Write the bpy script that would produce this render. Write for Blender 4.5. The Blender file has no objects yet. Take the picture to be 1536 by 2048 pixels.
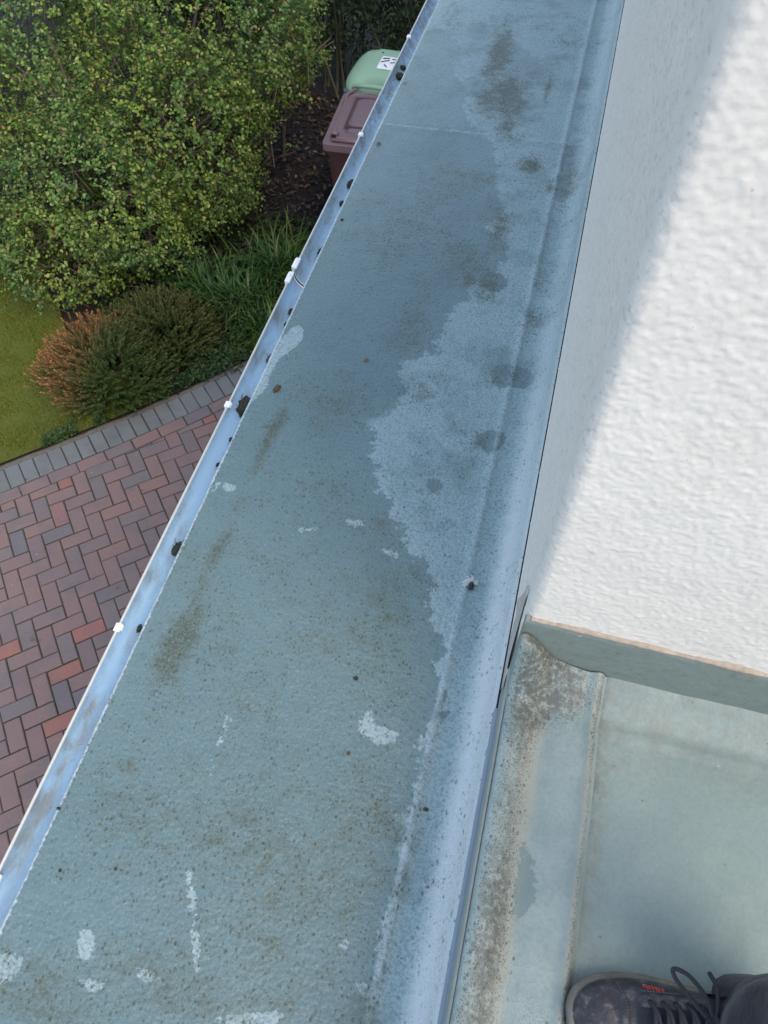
import bpy, bmesh, math, random
import numpy as np
from mathutils import Vector, Matrix, noise
R = math.radians
SC = bpy.context.scene
rnd = random.Random(7)
rng = np.random.default_rng(7)

# ------------------------------------------------------------------ camera
ZC = 4.2
cam_d = bpy.data.cameras.new("Camera"); cam = bpy.data.objects.new("Camera", cam_d)
SC.collection.objects.link(cam); SC.camera = cam
cam_d.sensor_fit = 'VERTICAL'; cam_d.sensor_height = 34.6; cam_d.sensor_width = 25.95
cam_d.lens = 34.6 * 1538 / 2048
cam_d.clip_start = 0.02; cam_d.clip_end = 2000
cam.matrix_world = Matrix(((0.968461, -0.203580, 0.143662, 0), (0.249096, 0.804744, -0.538831, 0),
                           (-0.005915, 0.557623, 0.830074, ZC), (0, 0, 0, 1)))
cam_d.dof.use_dof = True; cam_d.dof.focus_distance = 2.1; cam_d.dof.aperture_fstop = 11.0

# ------------------------------------------------------------------ light
SUN_EL, SUN_AZ = 56, 125      # azimuth measured clockwise from +Y
w = bpy.data.worlds.new("World"); SC.world = w; w.use_nodes = True
nt = w.node_tree; bg = nt.nodes['Background']
sky = nt.nodes.new('ShaderNodeTexSky'); sky.sky_type = 'NISHITA'; sky.sun_disc = False
sky.sun_elevation = R(SUN_EL); sky.sun_rotation = R(SUN_AZ)
sky.altitude = 50; sky.air_density = 1.0; sky.dust_density = 1.2; sky.ozone_density = 1.0
hs = nt.nodes.new('ShaderNodeHueSaturation'); hs.inputs['Saturation'].default_value = 0.80   # thin high haze
nt.links.new(sky.outputs[0], hs.inputs['Color']); nt.links.new(hs.outputs[0], bg.inputs[0]); bg.inputs[1].default_value = 0.15
sd = bpy.data.lights.new("Sun", 'SUN'); so = bpy.data.objects.new("Sun", sd); SC.collection.objects.link(so)
sd.energy = 0.75; sd.angle = R(30); sd.color = (1.0, 0.82, 0.60)
az = R(SUN_AZ)
sdir = Vector((math.sin(az)*math.cos(R(SUN_EL)), math.cos(az)*math.cos(R(SUN_EL)), math.sin(R(SUN_EL))))
so.rotation_euler = sdir.to_track_quat('Z', 'Y').to_euler()
SC.view_settings.view_transform = 'Standard'; SC.view_settings.look = 'None'
SC.view_settings.exposure = 1.42; SC.view_settings.gamma = 1.0

# ------------------------------------------------------------------ helpers
def link(o, parent=None):
    SC.collection.objects.link(o)
    if parent is not None: o.parent = parent
    return o
def tag(o, label=None, cat=None, group=None, kind=None):
    if label: o['label'] = label
    if cat: o['category'] = cat
    if group: o['group'] = group
    if kind: o['kind'] = kind
    return o
def empty(name, loc=(0, 0, 0)):
    o = bpy.data.objects.new(name, None); o.location = loc; o.empty_display_size = 0.05
    return link(o)
def mesh(name, V, F, mat, parent=None, smooth=False, off=None):
    V = np.asarray(V, dtype=float)
    if off is not None: V = V - np.array(off)
    me = bpy.data.meshes.new(name)
    me.from_pydata(V.tolist(), [], [tuple(int(i) for i in f) for f in F])
    mats = mat if isinstance(mat, (list, tuple)) else [mat]
    for m in mats: me.materials.append(m)
    if smooth: me.polygons.foreach_set('use_smooth', [True]*len(me.polygons))
    me.update()
    return link(bpy.data.objects.new(name, me), parent)
def quads_mesh(name, P, mat, parent=None, attrs=None, off=None, smooth=False):
    """P: (n,k,3) array of n faces with k verts each"""
    n, k, _ = P.shape
    V = P.reshape(-1, 3)
    if off is not None: V = V - np.array(off)
    me = bpy.data.meshes.new(name)
    me.vertices.add(n*k); me.loops.add(n*k); me.polygons.add(n)
    me.vertices.foreach_set('co', V.ravel()); me.loops.foreach_set('vertex_index', np.arange(n*k))
    me.polygons.foreach_set('loop_start', np.arange(n)*k); me.polygons.foreach_set('loop_total', np.full(n, k))
    for m in (mat if isinstance(mat, (list, tuple)) else [mat]): me.materials.append(m)
    for a, v in (attrs or {}).items():
        at_ = me.attributes.new(a, 'FLOAT', 'POINT'); at_.data.foreach_set('value', np.repeat(v, k))
    me.update(calc_edges=True); me.validate()
    return link(bpy.data.objects.new(name, me), parent)
def grid(nx, ny):
    i, j = np.meshgrid(np.arange(nx-1), np.arange(ny-1), indexing='ij')
    a = (i*ny + j).ravel()
    return np.stack([a, a+ny, a+ny+1, a+1], 1)
def attr(o, name, vals):
    a = o.data.attributes.new(name, 'FLOAT', 'POINT'); a.data.foreach_set('value', np.asarray(vals, dtype=np.float32))
def box_bm(bm, c, s, rot=None):
    r = bmesh.ops.create_cube(bm, size=1.0)
    M = Matrix.Translation(c) @ (rot.to_4x4() if rot else Matrix.Identity(4)) @ Matrix.Diagonal((s[0], s[1], s[2], 1))
    bmesh.ops.transform(bm, matrix=M, verts=r['verts']); return r['verts']
def bm_obj(name, bm, mat, parent=None, smooth=False, off=None, bevel=0):
    if bevel: bmesh.ops.bevel(bm, geom=bm.edges[:], offset=bevel, segments=2, affect='EDGES', profile=0.6)
    if off is not None: bmesh.ops.translate(bm, verts=bm.verts[:], vec=-Vector(off))
    me = bpy.data.meshes.new(name); bm.to_mesh(me); bm.free()
    me.materials.append(mat)
    if smooth: me.polygons.foreach_set('use_smooth', [True]*len(me.polygons))
    return link(bpy.data.objects.new(name, me), parent)
def tube(pts, rad, seg=8, caps=True):
    """returns V,F of a tube through pts with radius (float or list)"""
    pts = [Vector(p) for p in pts]; n = len(pts)
    rad = [rad]*n if isinstance(rad, (int, float)) else rad
    V = []; F = []; up = Vector((0.13, 0.21, 1)).normalized()
    for i, p in enumerate(pts):
        t = (pts[min(i+1, n-1)] - pts[max(i-1, 0)]).normalized()
        a = t.cross(up)
        if a.length < .1: a = t.cross(Vector((1, 0, 0)))
        a.normalize(); b = t.cross(a); up = b if False else up
        for k in range(seg):
            th = 2*math.pi*k/seg; V.append(p + rad[i]*(math.cos(th)*a + math.sin(th)*b))
    for i in range(n-1):
        for k in range(seg):
            k2 = (k+1) % seg; F.append((i*seg+k, i*seg+k2, (i+1)*seg+k2, (i+1)*seg+k))
    if caps:
        F.append(tuple(range(seg))); F.append(tuple(range((n-1)*seg+seg-1, (n-1)*seg-1, -1)))
    return [tuple(v) for v in V], F
def join(parts):
    V = []; F = []
    for v, f in parts:
        o = len(V); V += list(v); F += [tuple(i+o for i in ff) for ff in f]
    return V, F
def smooth_path(P, n=8):
    P = [Vector(p) for p in P]; out = []
    for i in range(len(P)-1):
        p0 = P[max(i-1, 0)]; p1 = P[i]; p2 = P[i+1]; p3 = P[min(i+2, len(P)-1)]
        for k in range(n):
            t = k/n
            out.append(0.5*((2*p1) + (-p0+p2)*t + (2*p0-5*p1+4*p2-p3)*t*t + (-p0+3*p1-3*p2+p3)*t*t*t))
    out.append(P[-1]); return out

# ---- node material helper
class NM:
    def __init__(s, name, rough=0.6, spec=0.5):
        s.m = bpy.data.materials.new(name); s.m.use_nodes = True; s.t = s.m.node_tree; s.n = s.t.nodes
        s.b = s.n['Principled BSDF']; s.b.inputs['Roughness'].default_value = rough
        s.b.inputs['Specular IOR Level'].default_value = spec
        s.co = s.n.new('ShaderNodeNewGeometry').outputs['Position']
    def L(s, a, b): s.t.links.new(a, b)
    def val(s, inp, v):
        if isinstance(v, bpy.types.NodeSocket): s.L(v, inp)
        elif isinstance(v, (tuple, list)):
            inp.default_value = tuple(v) + ((1,) if len(v) == 3 and inp.type == 'RGBA' else ())
        else: inp.default_value = v
    def noise(s, scale, detail=4, rough=.55, co=None, dist=0):
        n = s.n.new('ShaderNodeTexNoise'); s.L(co or s.co, n.inputs['Vector'])
        n.inputs['Scale'].default_value = scale; n.inputs['Detail'].default_value = detail
        n.inputs['Roughness'].default_value = rough; n.inputs['Distortion'].default_value = dist
        return n.outputs['Fac']
    def vor(s, scale, co=None, out='Distance', feature='F1', rand=1.0):
        n = s.n.new('ShaderNodeTexVoronoi'); n.feature = feature; s.L(co or s.co, n.inputs['Vector'])
        n.inputs['Scale'].default_value = scale; n.inputs['Randomness'].default_value = rand
        return n.outputs[out]
    def math(s, op, a, b=0.0, c=None, clamp=False):
        n = s.n.new('ShaderNodeMath'); n.operation = op; n.use_clamp = clamp
        s.val(n.inputs[0], a); s.val(n.inputs[1], b)
        if c is not None: s.val(n.inputs[2], c)
        return n.outputs[0]
    def ramp(s, f, a, b, lo=0.0, hi=1.0, smooth=True):
        n = s.n.new('ShaderNodeMapRange'); n.interpolation_type = 'SMOOTHSTEP' if smooth else 'LINEAR'
        s.val(n.inputs['Value'], f)
        for k, v in (('From Min', a), ('From Max', b), ('To Min', lo), ('To Max', hi)): s.val(n.inputs[k], v)
        return n.outputs['Result']
    def mix(s, f, a, b, mode='MIX'):
        n = s.n.new('ShaderNodeMix'); n.data_type = 'RGBA'; n.blend_type = mode
        s.val(n.inputs['Factor'], f); s.val(n.inputs[6], a); s.val(n.inputs[7], b)
        return n.outputs[2]
    def scale(s, v, co=None, rot=(0, 0, 0)):
        n = s.n.new('ShaderNodeMapping'); s.L(co or s.co, n.inputs['Vector']); n.inputs['Scale'].default_value = v
        n.inputs['Rotation'].default_value = rot
        return n.outputs[0]
    def attr(s, name):
        n = s.n.new('ShaderNodeAttribute'); n.attribute_name = name; return n.outputs['Fac']
    def xyz(s):
        n = s.n.new('ShaderNodeSeparateXYZ'); s.L(s.co, n.inputs[0]); return n.outputs
    def island(s):
        return s.n.new('ShaderNodeNewGeometry').outputs['Random Per Island']
    def bump(s, h, strength=.3, dist=.01, nrm=None):
        n = s.n.new('ShaderNodeBump'); s.val(n.inputs['Height'], h)
        n.inputs['Strength'].default_value = strength; n.inputs['Distance'].default_value = dist
        if nrm is not None: s.L(nrm, n.inputs['Normal'])
        return n.outputs[0]
    def out(s, col=None, rough=None, nrm=None):
        if col is not None: s.val(s.b.inputs['Base Color'], col)
        if rough is not None: s.val(s.b.inputs['Roughness'], rough)
        if nrm is not None: s.L(nrm, s.b.inputs['Normal'])
        return s.m
def simple(name, col, rough=.6, var=.25, scale=60, bump=.15, bscale=200, spec=.5):
    m = NM(name, rough, spec); n = m.noise(scale)
    c = m.mix(n, tuple(v*(1-var) for v in col), tuple(min(1, v*(1+var)) for v in col))
    return m.out(c, None, m.bump(m.noise(bscale), bump, .002))

# ------------------------------------------------------------------ materials
def mat_roof():
    m = NM('roof_coating', .5, .5)
    film = m.attr('film'); dry = m.attr('dry'); alg = m.attr('algae'); spot = m.attr('spot')
    n1 = m.noise(22, 6, .62); n2 = m.noise(95, 4, .6); n3 = m.noise(5, 3, .5)
    # film: signed distance in metres, positive inside the dirty film
    n4 = m.noise(330, 3, .6)
    wob = lambda v, a, b, c: m.math('ADD', m.math('ADD', v, m.math('MULTIPLY', m.math('SUBTRACT', n1, .5), a)), m.math('ADD', m.math('MULTIPLY', m.math('SUBTRACT', n2, .5), b), m.math('MULTIPLY', m.math('SUBTRACT', n4, .5), c)))
    d = wob(film, .135, .062, .012)
    d = m.math('ADD', d, m.math('MULTIPLY', m.math('SUBTRACT', m.noise(8, 4, .6), .5), .05))
    fm = m.ramp(d, -.003, .003)
    # top-left rim gets a gentle second tide mark
    _x, _y, _z = m.xyz()
    fm = m.math('MULTIPLY', m.math('MULTIPLY', fm, m.ramp(d, 0, .10, .86, 1.0)), m.ramp(_y, 1.5, 3.4, 1.0, .50))
    d2 = wob(dry, .034, .026, .007)
    dm = m.ramp(d2, -.0014, .0014)
    sp = m.ramp(wob(spot, .030, .016, .006), -.002, .003)
    # flaked bits where noise peaks in the film (pale flecks)
    fl = m.noise(14, 7, .68, dist=.6)
    flm = m.math('MULTIPLY', m.ramp(fl, .70, .715), .5)
    light = m.mix(n3, (.245, .335, .335), (.295, .385, .378))
    light = m.mix(m.ramp(m.noise(7, 5, .6), .45, .7), light, (.190, .265, .255))
    dark = m.mix(m.noise(6, 5, .6), (.094, .156, .160), (.132, .200, .198))
    col = m.mix(fm, light, dark)
    col = m.mix(m.math('MULTIPLY', sp, .72), col, (.10, .150, .152))
    col = m.mix(m.math('MULTIPLY', flm, fm), col, light)
    col = m.mix(m.math('MULTIPLY', dm, m.ramp(m.noise(45, 4, .7), .3, .5, .70, .95)), col, (.29, .375, .38))
    rd = m.math('MULTIPLY', m.ramp(m.math('ABSOLUTE', m.math('ADD', _x, .041)), .002, .010, 1, 0), m.ramp(m.noise(13, 4, .6), .35, .6, .25, .85))
    col = m.mix(rd, col, (.36, .43, .45))
    de = m.math('MULTIPLY', m.ramp(m.math('ADD', _x, m.math('MULTIPLY', m.math('SUBTRACT', n2, .5), .012)), -.7285, -.7255, 1, 0), .9)
    col = m.mix(de, col, (.48, .54, .52))
    jy = m.math('ABSOLUTE', m.math('SUBTRACT', m.math('SUBTRACT', _y, m.math('MULTIPLY', _x, .05)), m.math('ADD', 2.79, m.math('MULTIPLY', m.math('SUBTRACT', n1, .5), .02))))
    jl = m.math('MULTIPLY', m.ramp(jy, .002, .009, 1, 0), m.ramp(m.noise(18, 4, .6), .4, .6, .1, .8))
    col = m.mix(jl, col, (.36, .42, .42))
    # horizontal brush marks in the coating (across the roof)
    st = m.noise(30, 4, .6, co=m.scale((.35, 5, 1)))
    col = m.mix(m.math('MULTIPLY', m.ramp(st, .5, .8), .14), col, (.32, .38, .38))
    up_ = m.math('MULTIPLY', m.ramp(m.math('ADD', _x, m.math('MULTIPLY', m.math('SUBTRACT', n1, .5), .03)), .000, .045), m.ramp(_y, .6, 2.6, .95, .45))  # upstand painted paler, as if catching more sky light, most at the near end
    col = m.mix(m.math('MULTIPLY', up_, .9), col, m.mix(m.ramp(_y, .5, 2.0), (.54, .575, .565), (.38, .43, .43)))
    # olive algae haze + speckle sitting in dimples
    wv = m.n.new('ShaderNodeVectorMath'); wv.operation = 'ADD'; wn_ = m.n.new('ShaderNodeTexNoise'); m.L(m.co, wn_.inputs['Vector']); wn_.inputs['Scale'].default_value = 90
    ws = m.n.new('ShaderNodeVectorMath'); ws.operation = 'SCALE'; m.L(wn_.outputs['Color'], ws.inputs[0]); ws.inputs['Scale'].default_value = .010
    m.L(m.co, wv.inputs[0]); m.L(ws.outputs[0], wv.inputs[1])
    cells = m.vor(118, co=m.scale((1, .75, 1), co=wv.outputs[0])); csel = m.vor(118, co=m.scale((1, .75, 1), co=wv.outputs[0]), out='Color')
    cs_ = m.n.new('ShaderNodeSeparateColor'); m.L(csel, cs_.inputs[0])
    patchy = m.math('ADD', m.math('MULTIPLY', m.math('SUBTRACT', m.noise(7, 5, .7), .5), 1.1), m.math('MULTIPLY', m.math('SUBTRACT', m.noise(28, 4, .7), .5), .8))
    dens = m.math('ADD', m.math('ADD', alg, m.math('MULTIPLY', fm, .08)), patchy)
    pick = m.math('LESS_THAN', cs_.outputs[0], m.ramp(dens, -.1, .75, .20, 1.0))
    s2 = m.math('MULTIPLY', m.math('MULTIPLY', m.ramp(cells, m.math('MULTIPLY', cs_.outputs[1], .16), m.math('ADD', .26, m.math('MULTIPLY', cs_.outputs[2], .34)), 1, 0), pick), m.ramp(dens, -.1, .5, .45, 1.0))
    col = m.mix(m.math('MULTIPLY', m.ramp(dens, .22, .95, 0, .80), m.ramp(m.noise(70, 5, .7), .30, .58)), col, (.088, .100, .056))
    c4 = m.vor(260, co=wv.outputs[0]); col = m.mix(m.math('MULTIPLY', m.ramp(c4, .12, .45, 1, 0), m.ramp(dens, -.15, .6, .15, .75)), col, (.060, .080, .058))
    col = m.mix(s2, col, (.050, .058, .034))
    hv = m.math('MULTIPLY', m.ramp(dens, .50, 1.05, 0, .85), m.ramp(m.noise(190, 4, .7), .42, .56))
    col = m.mix(hv, col, (.048, .052, .024))
    # teal mottling at dimple scale
    col = m.mix(m.math('MULTIPLY', m.math('MULTIPLY', m.ramp(m.noise(150, 3, .6), .44, .60), m.math('SUBTRACT', 1.0, up_)), .36), col, (.080, .142, .142))
    col = m.mix(m.math('MULTIPLY', m.ramp(m.noise(210, 3, .6), .56, .72), .22), col, (.36, .44, .45))
    # all-over small dark flecks
    f = m.vor(46, out='Distance'); fsel = m.vor(46, out='Color')
    sx = m.n.new('ShaderNodeSeparateColor'); m.L(fsel, sx.inputs[0])
    fm2 = m.math('MULTIPLY', m.ramp(f, .0, m.math('MULTIPLY', sx.outputs[1], .13), 1, 0), m.math('GREATER_THAN', sx.outputs[0], .72))
    col = m.mix(m.math('MULTIPLY', fm2, .8), col, (.05, .055, .04))
    g = m.vor(17, out='Distance'); gs = m.vor(17, out='Color'); sg = m.n.new('ShaderNodeSeparateColor'); m.L(gs, sg.inputs[0])
    gm = m.math('MULTIPLY', m.math('LESS_THAN', g, .016), m.math('GREATER_THAN', sg.outputs[0], .8))
    col = m.mix(gm, col, (.75, .78, .78))
    g = m.vor(11, out='Distance'); gs = m.vor(11, out='Color'); sg = m.n.new('ShaderNodeSeparateColor'); m.L(gs, sg.inputs[0])
    gm = m.math('MULTIPLY', m.math('LESS_THAN', g, .022), m.math('GREATER_THAN', sg.outputs[1], .78))
    col = m.mix(gm, col, (.02, .02, .018))
    dim = m.vor(120, feature='SMOOTH_F1')
    b1 = m.bump(dim, .7, .0026)
    b2 = m.bump(m.noise(300, 3), .5, .0016, b1)
    b3 = m.bump(m.noise(24, 3, co=m.scale((1, 2.2, 1))), .3, .006, b2)
    rough = m.mix(fm, (.62,)*3, (.46,)*3)
    return m.out(col, m.math('ADD', .45, m.math('MULTIPLY', m.math('SUBTRACT', 1, fm), .15)), b3)

def mat_render():
    m = NM('white_render', .85, .25)
    c = m.mix(m.noise(9, 5), (.66, .615, .545), (.72, .675, .605))
    c = m.mix(m.math('MULTIPLY', m.ramp(m.noise(40, 5, .65), .5, .75), .35), c, (.60, .56, .50))
    f = m.vor(55); cs = m.vor(55, out='Color'); s = m.n.new('ShaderNodeSeparateColor'); m.L(cs, s.inputs[0])
    k = m.math('MULTIPLY', m.ramp(f, .03, .10, 1, 0), m.math('GREATER_THAN', s.outputs[0], .88))
    c = m.mix(m.math('MULTIPLY', k, .6), c, (.33, .30, .26))
    c = m.mix(m.math('MULTIPLY', m.ramp(m.noise(230, 4, .7), .58, .74), .22), c, (.50, .47, .44))
    sp_ = m.noise(130, 3, .7, co=m.scale((1, .45, 1)))  # grey grain painted on the left face, imitating shade between roughcast bumps
    c = m.mix(m.math('MULTIPLY', m.math('MULTIPLY', m.ramp(sp_, .55, .62), m.ramp(m.xyz()[0], .086, .100, 1, .12)), .42), c, (.36, .36, .37))
    b = m.bump(m.noise(280, 3, .5), .25, .0012)
    return m.out(c, None, b)

def mat_deck():
    m = NM('deck_coating', .5, .4)
    x, y, z = m.xyz()
    n1 = m.noise(9, 5, .6)
    c = m.mix(n1, (.165, .225, .215), (.200, .260, .240))
    c = m.mix(m.math('MULTIPLY', m.ramp(m.noise(4, 4), .4, .65), .4), c, (.25, .305, .270))
    # brown dirt along the left lip and at the foot of the wall
    e1 = m.ramp(m.math('ADD', x, m.math('MULTIPLY', m.noise(20, 5), .05)), .265, .325, 1, 0)
    e2 = m.ramp(m.math('ADD', y, m.math('MULTIPLY', m.noise(14, 5), .10)), .46, .60, 0, 1)
    e = m.math('MULTIPLY', m.math('MAXIMUM', e1, m.math('MULTIPLY', e2, .55)), m.ramp(m.noise(30, 6, .7), .3, .65))
    c = m.mix(m.math('MULTIPLY', e, .75), c, (.145, .135, .11))
    f = m.vor(60); cs = m.vor(60, out='Color'); s = m.n.new('ShaderNodeSeparateColor'); m.L(cs, s.inputs[0])
    k = m.math('MULTIPLY', m.ramp(f, .03, .16, 1, 0), m.math('GREATER_THAN', m.math('ADD', s.outputs[0], m.math('MULTIPLY', e, .5)), .93))
    c = m.mix(k, c, (.09, .07, .05))
    g = m.vor(26); gs = m.vor(26, out='Color'); sg = m.n.new('ShaderNodeSeparateColor'); m.L(gs, sg.inputs[0])
    gm = m.math('MULTIPLY', m.math('LESS_THAN', g, .018), m.math('GREATER_THAN', sg.outputs[0], .8))
    c = m.mix(gm, c, (.8, .8, .78))
    c = m.mix(m.math('MULTIPLY', m.ramp(m.noise(120, 5, .7), .4, .7), .3), c, (.13, .18, .165))
    b = m.bump(m.noise(60, 4, .6, co=m.scale((1.2, .8, 1))), .4, .003)
    b = m.bump(m.noise(300, 3), .3, .0008, b)
    return m.out(c, None, b)

def mat_kerb():
    m = NM('kerb_coating', .5, .45)
    x, y, z = m.xyz()
    st = m.attr('stain'); tan = m.attr('tan'); wet = m.attr('wet')
    c = m.mix(m.ramp(m.noise(18, 6, .7), .3, .7), (.165, .228, .222), (.222, .280, .268))
    c = m.mix(m.math('MULTIPLY', m.ramp(m.noise(150, 4, .7), .45, .7), .35), c, (.115, .155, .148))
    c = m.mix(m.math('MULTIPLY', tan, m.ramp(m.noise(35, 5, .7), .25, .6, .35, .95)), c, (.235, .240, .200))  # right-facing slopes tinted tan: part stain, part warm light put into the colour
    c = m.mix(m.ramp(m.math('ADD', wet, m.math('MULTIPLY', m.math('SUBTRACT', m.noise(60, 5, .7), .5), .05)), -.002, .003, 0, .8), c, (.110, .160, .155))
    dens = m.math('ADD', st, m.math('MULTIPLY', m.math('SUBTRACT', m.noise(22, 5, .7), .5), .9))
    cells = m.vor(330, co=m.scale((1, .85, 1)))
    s2 = m.math('MULTIPLY', m.ramp(cells, .18, .42, 1, 0), m.ramp(dens, .12, .75, 0, .95))
    c = m.mix(m.math('MULTIPLY', m.ramp(dens, .45, 1.3, 0, .85), m.ramp(m.noise(90, 5, .7), .30, .58)), c, (.052, .056, .046))
    c = m.mix(s2, c, (.055, .06, .05))
    big = m.vor(120, co=m.scale((1, .8, 1))); bs = m.vor(120, co=m.scale((1, .8, 1)), out='Color'); sb = m.n.new('ShaderNodeSeparateColor'); m.L(bs, sb.inputs[0])
    bl = m.math('MULTIPLY', m.math('MULTIPLY', m.ramp(big, .12, .38, 1, 0), m.math('LESS_THAN', sb.outputs[0], m.ramp(dens, .2, 1.0, 0, .75))), .8)
    c = m.mix(bl, c, (.050, .056, .050))
    rb = m.math('MULTIPLY', m.ramp(m.noise(60, 6, .7), .60, .68), m.ramp(dens, .3, .7))
    c = m.mix(m.math('MULTIPLY', rb, .35), c, (.10, .062, .045))
    b = m.bump(m.noise(130, 4, .6), .4, .002)
    b = m.bump(m.noise(400, 3), .3, .0008, b)
    return m.out(c, None, b)

def mat_gutter():
    m = NM('gutter_plastic', .2, .9)
    x, y, z = m.xyz()
    n = m.noise(9, 6, .65, co=m.scale((3, .8, 1)))
    side = m.ramp(x, -.790, -.752, 1, .15)
    c = m.mix(m.noise(4, 3), (.30, .48, .66), (.36, .55, .72))  # white plastic coloured blue to carry the sky reflection
    k = m.math('MULTIPLY', m.ramp(n, .44, .66, 0, .8), side)
    c = m.mix(k, c, (.19, .20, .18))
    k2 = m.math('MULTIPLY', m.ramp(m.noise(120, 4, .7), .60, .70), m.ramp(n, .42, .6))
    c = m.mix(m.math('MULTIPLY', k2, .7), c, (.06, .065, .05))
    far = m.math('MULTIPLY', m.ramp(y, 1.9, 3.4), m.ramp(m.noise(30, 5, .7), .4, .6))
    c = m.mix(m.math('MULTIPLY', m.math('MULTIPLY', far, side), .6), c, (.16, .155, .12))
    return m.out(c, m.ramp(k, 0, .8, .2, .55), m.bump(m.noise(200, 3), .15, .001))

def mat_leaf(name, cols, rough=.38, trans=.25):
    m = NM(name, rough+.08, .28)
    r = m.island(); n = m.n.new('ShaderNodeValToRGB'); m.L(r, n.inputs[0])
    e = n.color_ramp.elements
    while len(e) < len(cols): e.new(.5)
    for i, (p, c) in enumerate(cols): e[i].position = p; e[i].color = (*c, 1)
    big = m.noise(1.6, 3)
    c = m.mix(m.ramp(big, .4, .65), n.outputs[0], m.mix(1.0, n.outputs[0], (1.3, 1.08, .65), 'MULTIPLY'))
    m.out(c)
    m.b.inputs['Transmission Weight'].default_value = 0
    t = m.n.new('ShaderNodeBsdfTranslucent'); m.L(c, t.inputs[0])
    mx = m.n.new('ShaderNodeMixShader'); mx.inputs[0].default_value = trans
    m.L(m.b.outputs[0], mx.inputs[1]); m.L(t.outputs[0], mx.inputs[2])
    m.L(mx.outputs[0], m.n['Material Output'].inputs[0])
    return m.m

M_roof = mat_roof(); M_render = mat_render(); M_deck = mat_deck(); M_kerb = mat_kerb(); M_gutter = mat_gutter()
M_white = simple('white_plastic', (.78, .79, .76), .4, .08, 80, .1)
M_lip = simple('cream_gutter_rim', (.52, .52, .46), .35, .08, 60, .1)
def mat_flash():
    m = NM('grey_green_flashing', .5, .4)
    c = m.mix(m.noise(16, 6, .7, co=m.scale((1, 1, 5))), (.125, .155, .138), (.20, .235, .212))
    c = m.mix(m.math('MULTIPLY', m.ramp(m.noise(55, 5, .7), .52, .72), .5), c, (.10, .115, .10))
    c = m.mix(m.math('MULTIPLY', m.ramp(m.noise(30, 6, .75, co=m.scale((1, 1, 2.5))), .62, .70), m.ramp(m.xyz()[2], 2.97, 3.03, 0, .8)), c, (.38, .41, .40))
    return m.out(c, None, m.bump(m.noise(70, 4, .6), .4, .003))
M_flash = mat_flash()
M_mortar = simple('tan_mortar', (.33, .275, .215), .9, .4, 90, .6, 300)
M_cable = simple('grey_blue_plastic', (.21, .25, .29), .35, .1, 40, .1)
M_moss = simple('dark_moss', (.030, .034, .020), .95, .5, 150, .8, 500)
M_mossbrown = simple('brown_moss', (.075, .055, .028), .95, .5, 150, .8, 500)
M_twig = simple('dead_twig', (.085, .065, .045), .9, .4, 60, .6, 300)
M_branch = simple('grey_brown_bark', (.11, .080, .058), .9, .4, 40, .6, 200)
M_stem = simple('hedge_stem', (.085, .080, .045), .9, .4, 20, .6, 200)
M_fascia = simple('white_fascia', (.70, .72, .72), .5, .1, 10, .1)

# ------------------------------------------------------------------ fields on the roof
def sdist(P, poly):
    """signed distance of points P (n,2) to a polygon, positive inside"""
    poly = np.array(poly); A = poly; B = np.roll(poly, -1, 0)
    best = np.full(len(P), 1e9); inside = np.zeros(len(P), bool)
    for a, b in zip(A, B):
        ab = b-a; t = np.clip(((P-a)@ab)/(ab@ab+1e-12), 0, 1)
        best = np.minimum(best, np.hypot(*(P - a - t[:, None]*ab).T))
        c = ((a[1] > P[:, 1]) != (b[1] > P[:, 1]))
        with np.errstate(all='ignore'):
            xi = (b[0]-a[0])*(P[:, 1]-a[1])/(b[1]-a[1]+1e-15)+a[0]
        inside ^= c & (P[:, 0] < xi)
    return np.where(inside, best, -best)
def chaikin(p):
    p = np.array(p); q = np.roll(p, -1, 0); return np.stack([.75*p+.25*q, .25*p+.75*q], 1).reshape(-1, 2)
def union(P, polys):
    d = np.full(len(P), -.3)
    for p in polys:
        p = chaikin(chaikin(p)) if len(p) < 14 else chaikin(p)
        d = np.maximum(d, sdist(P, p))
    return np.clip(d, -.3, .3)
def blobs(P, L):
    a = np.zeros(len(P))
    for (x, y), rx, ry, ang, s in L:
        c, sn = math.cos(R(ang)), math.sin(R(ang)); dx = P[:, 0]-x; dy = P[:, 1]-y
        u = (dx*c+dy*sn)/rx; v = (-dx*sn+dy*c)/ry
        a = np.maximum(a, s*np.exp(-(u*u+v*v)))
    return a

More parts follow.
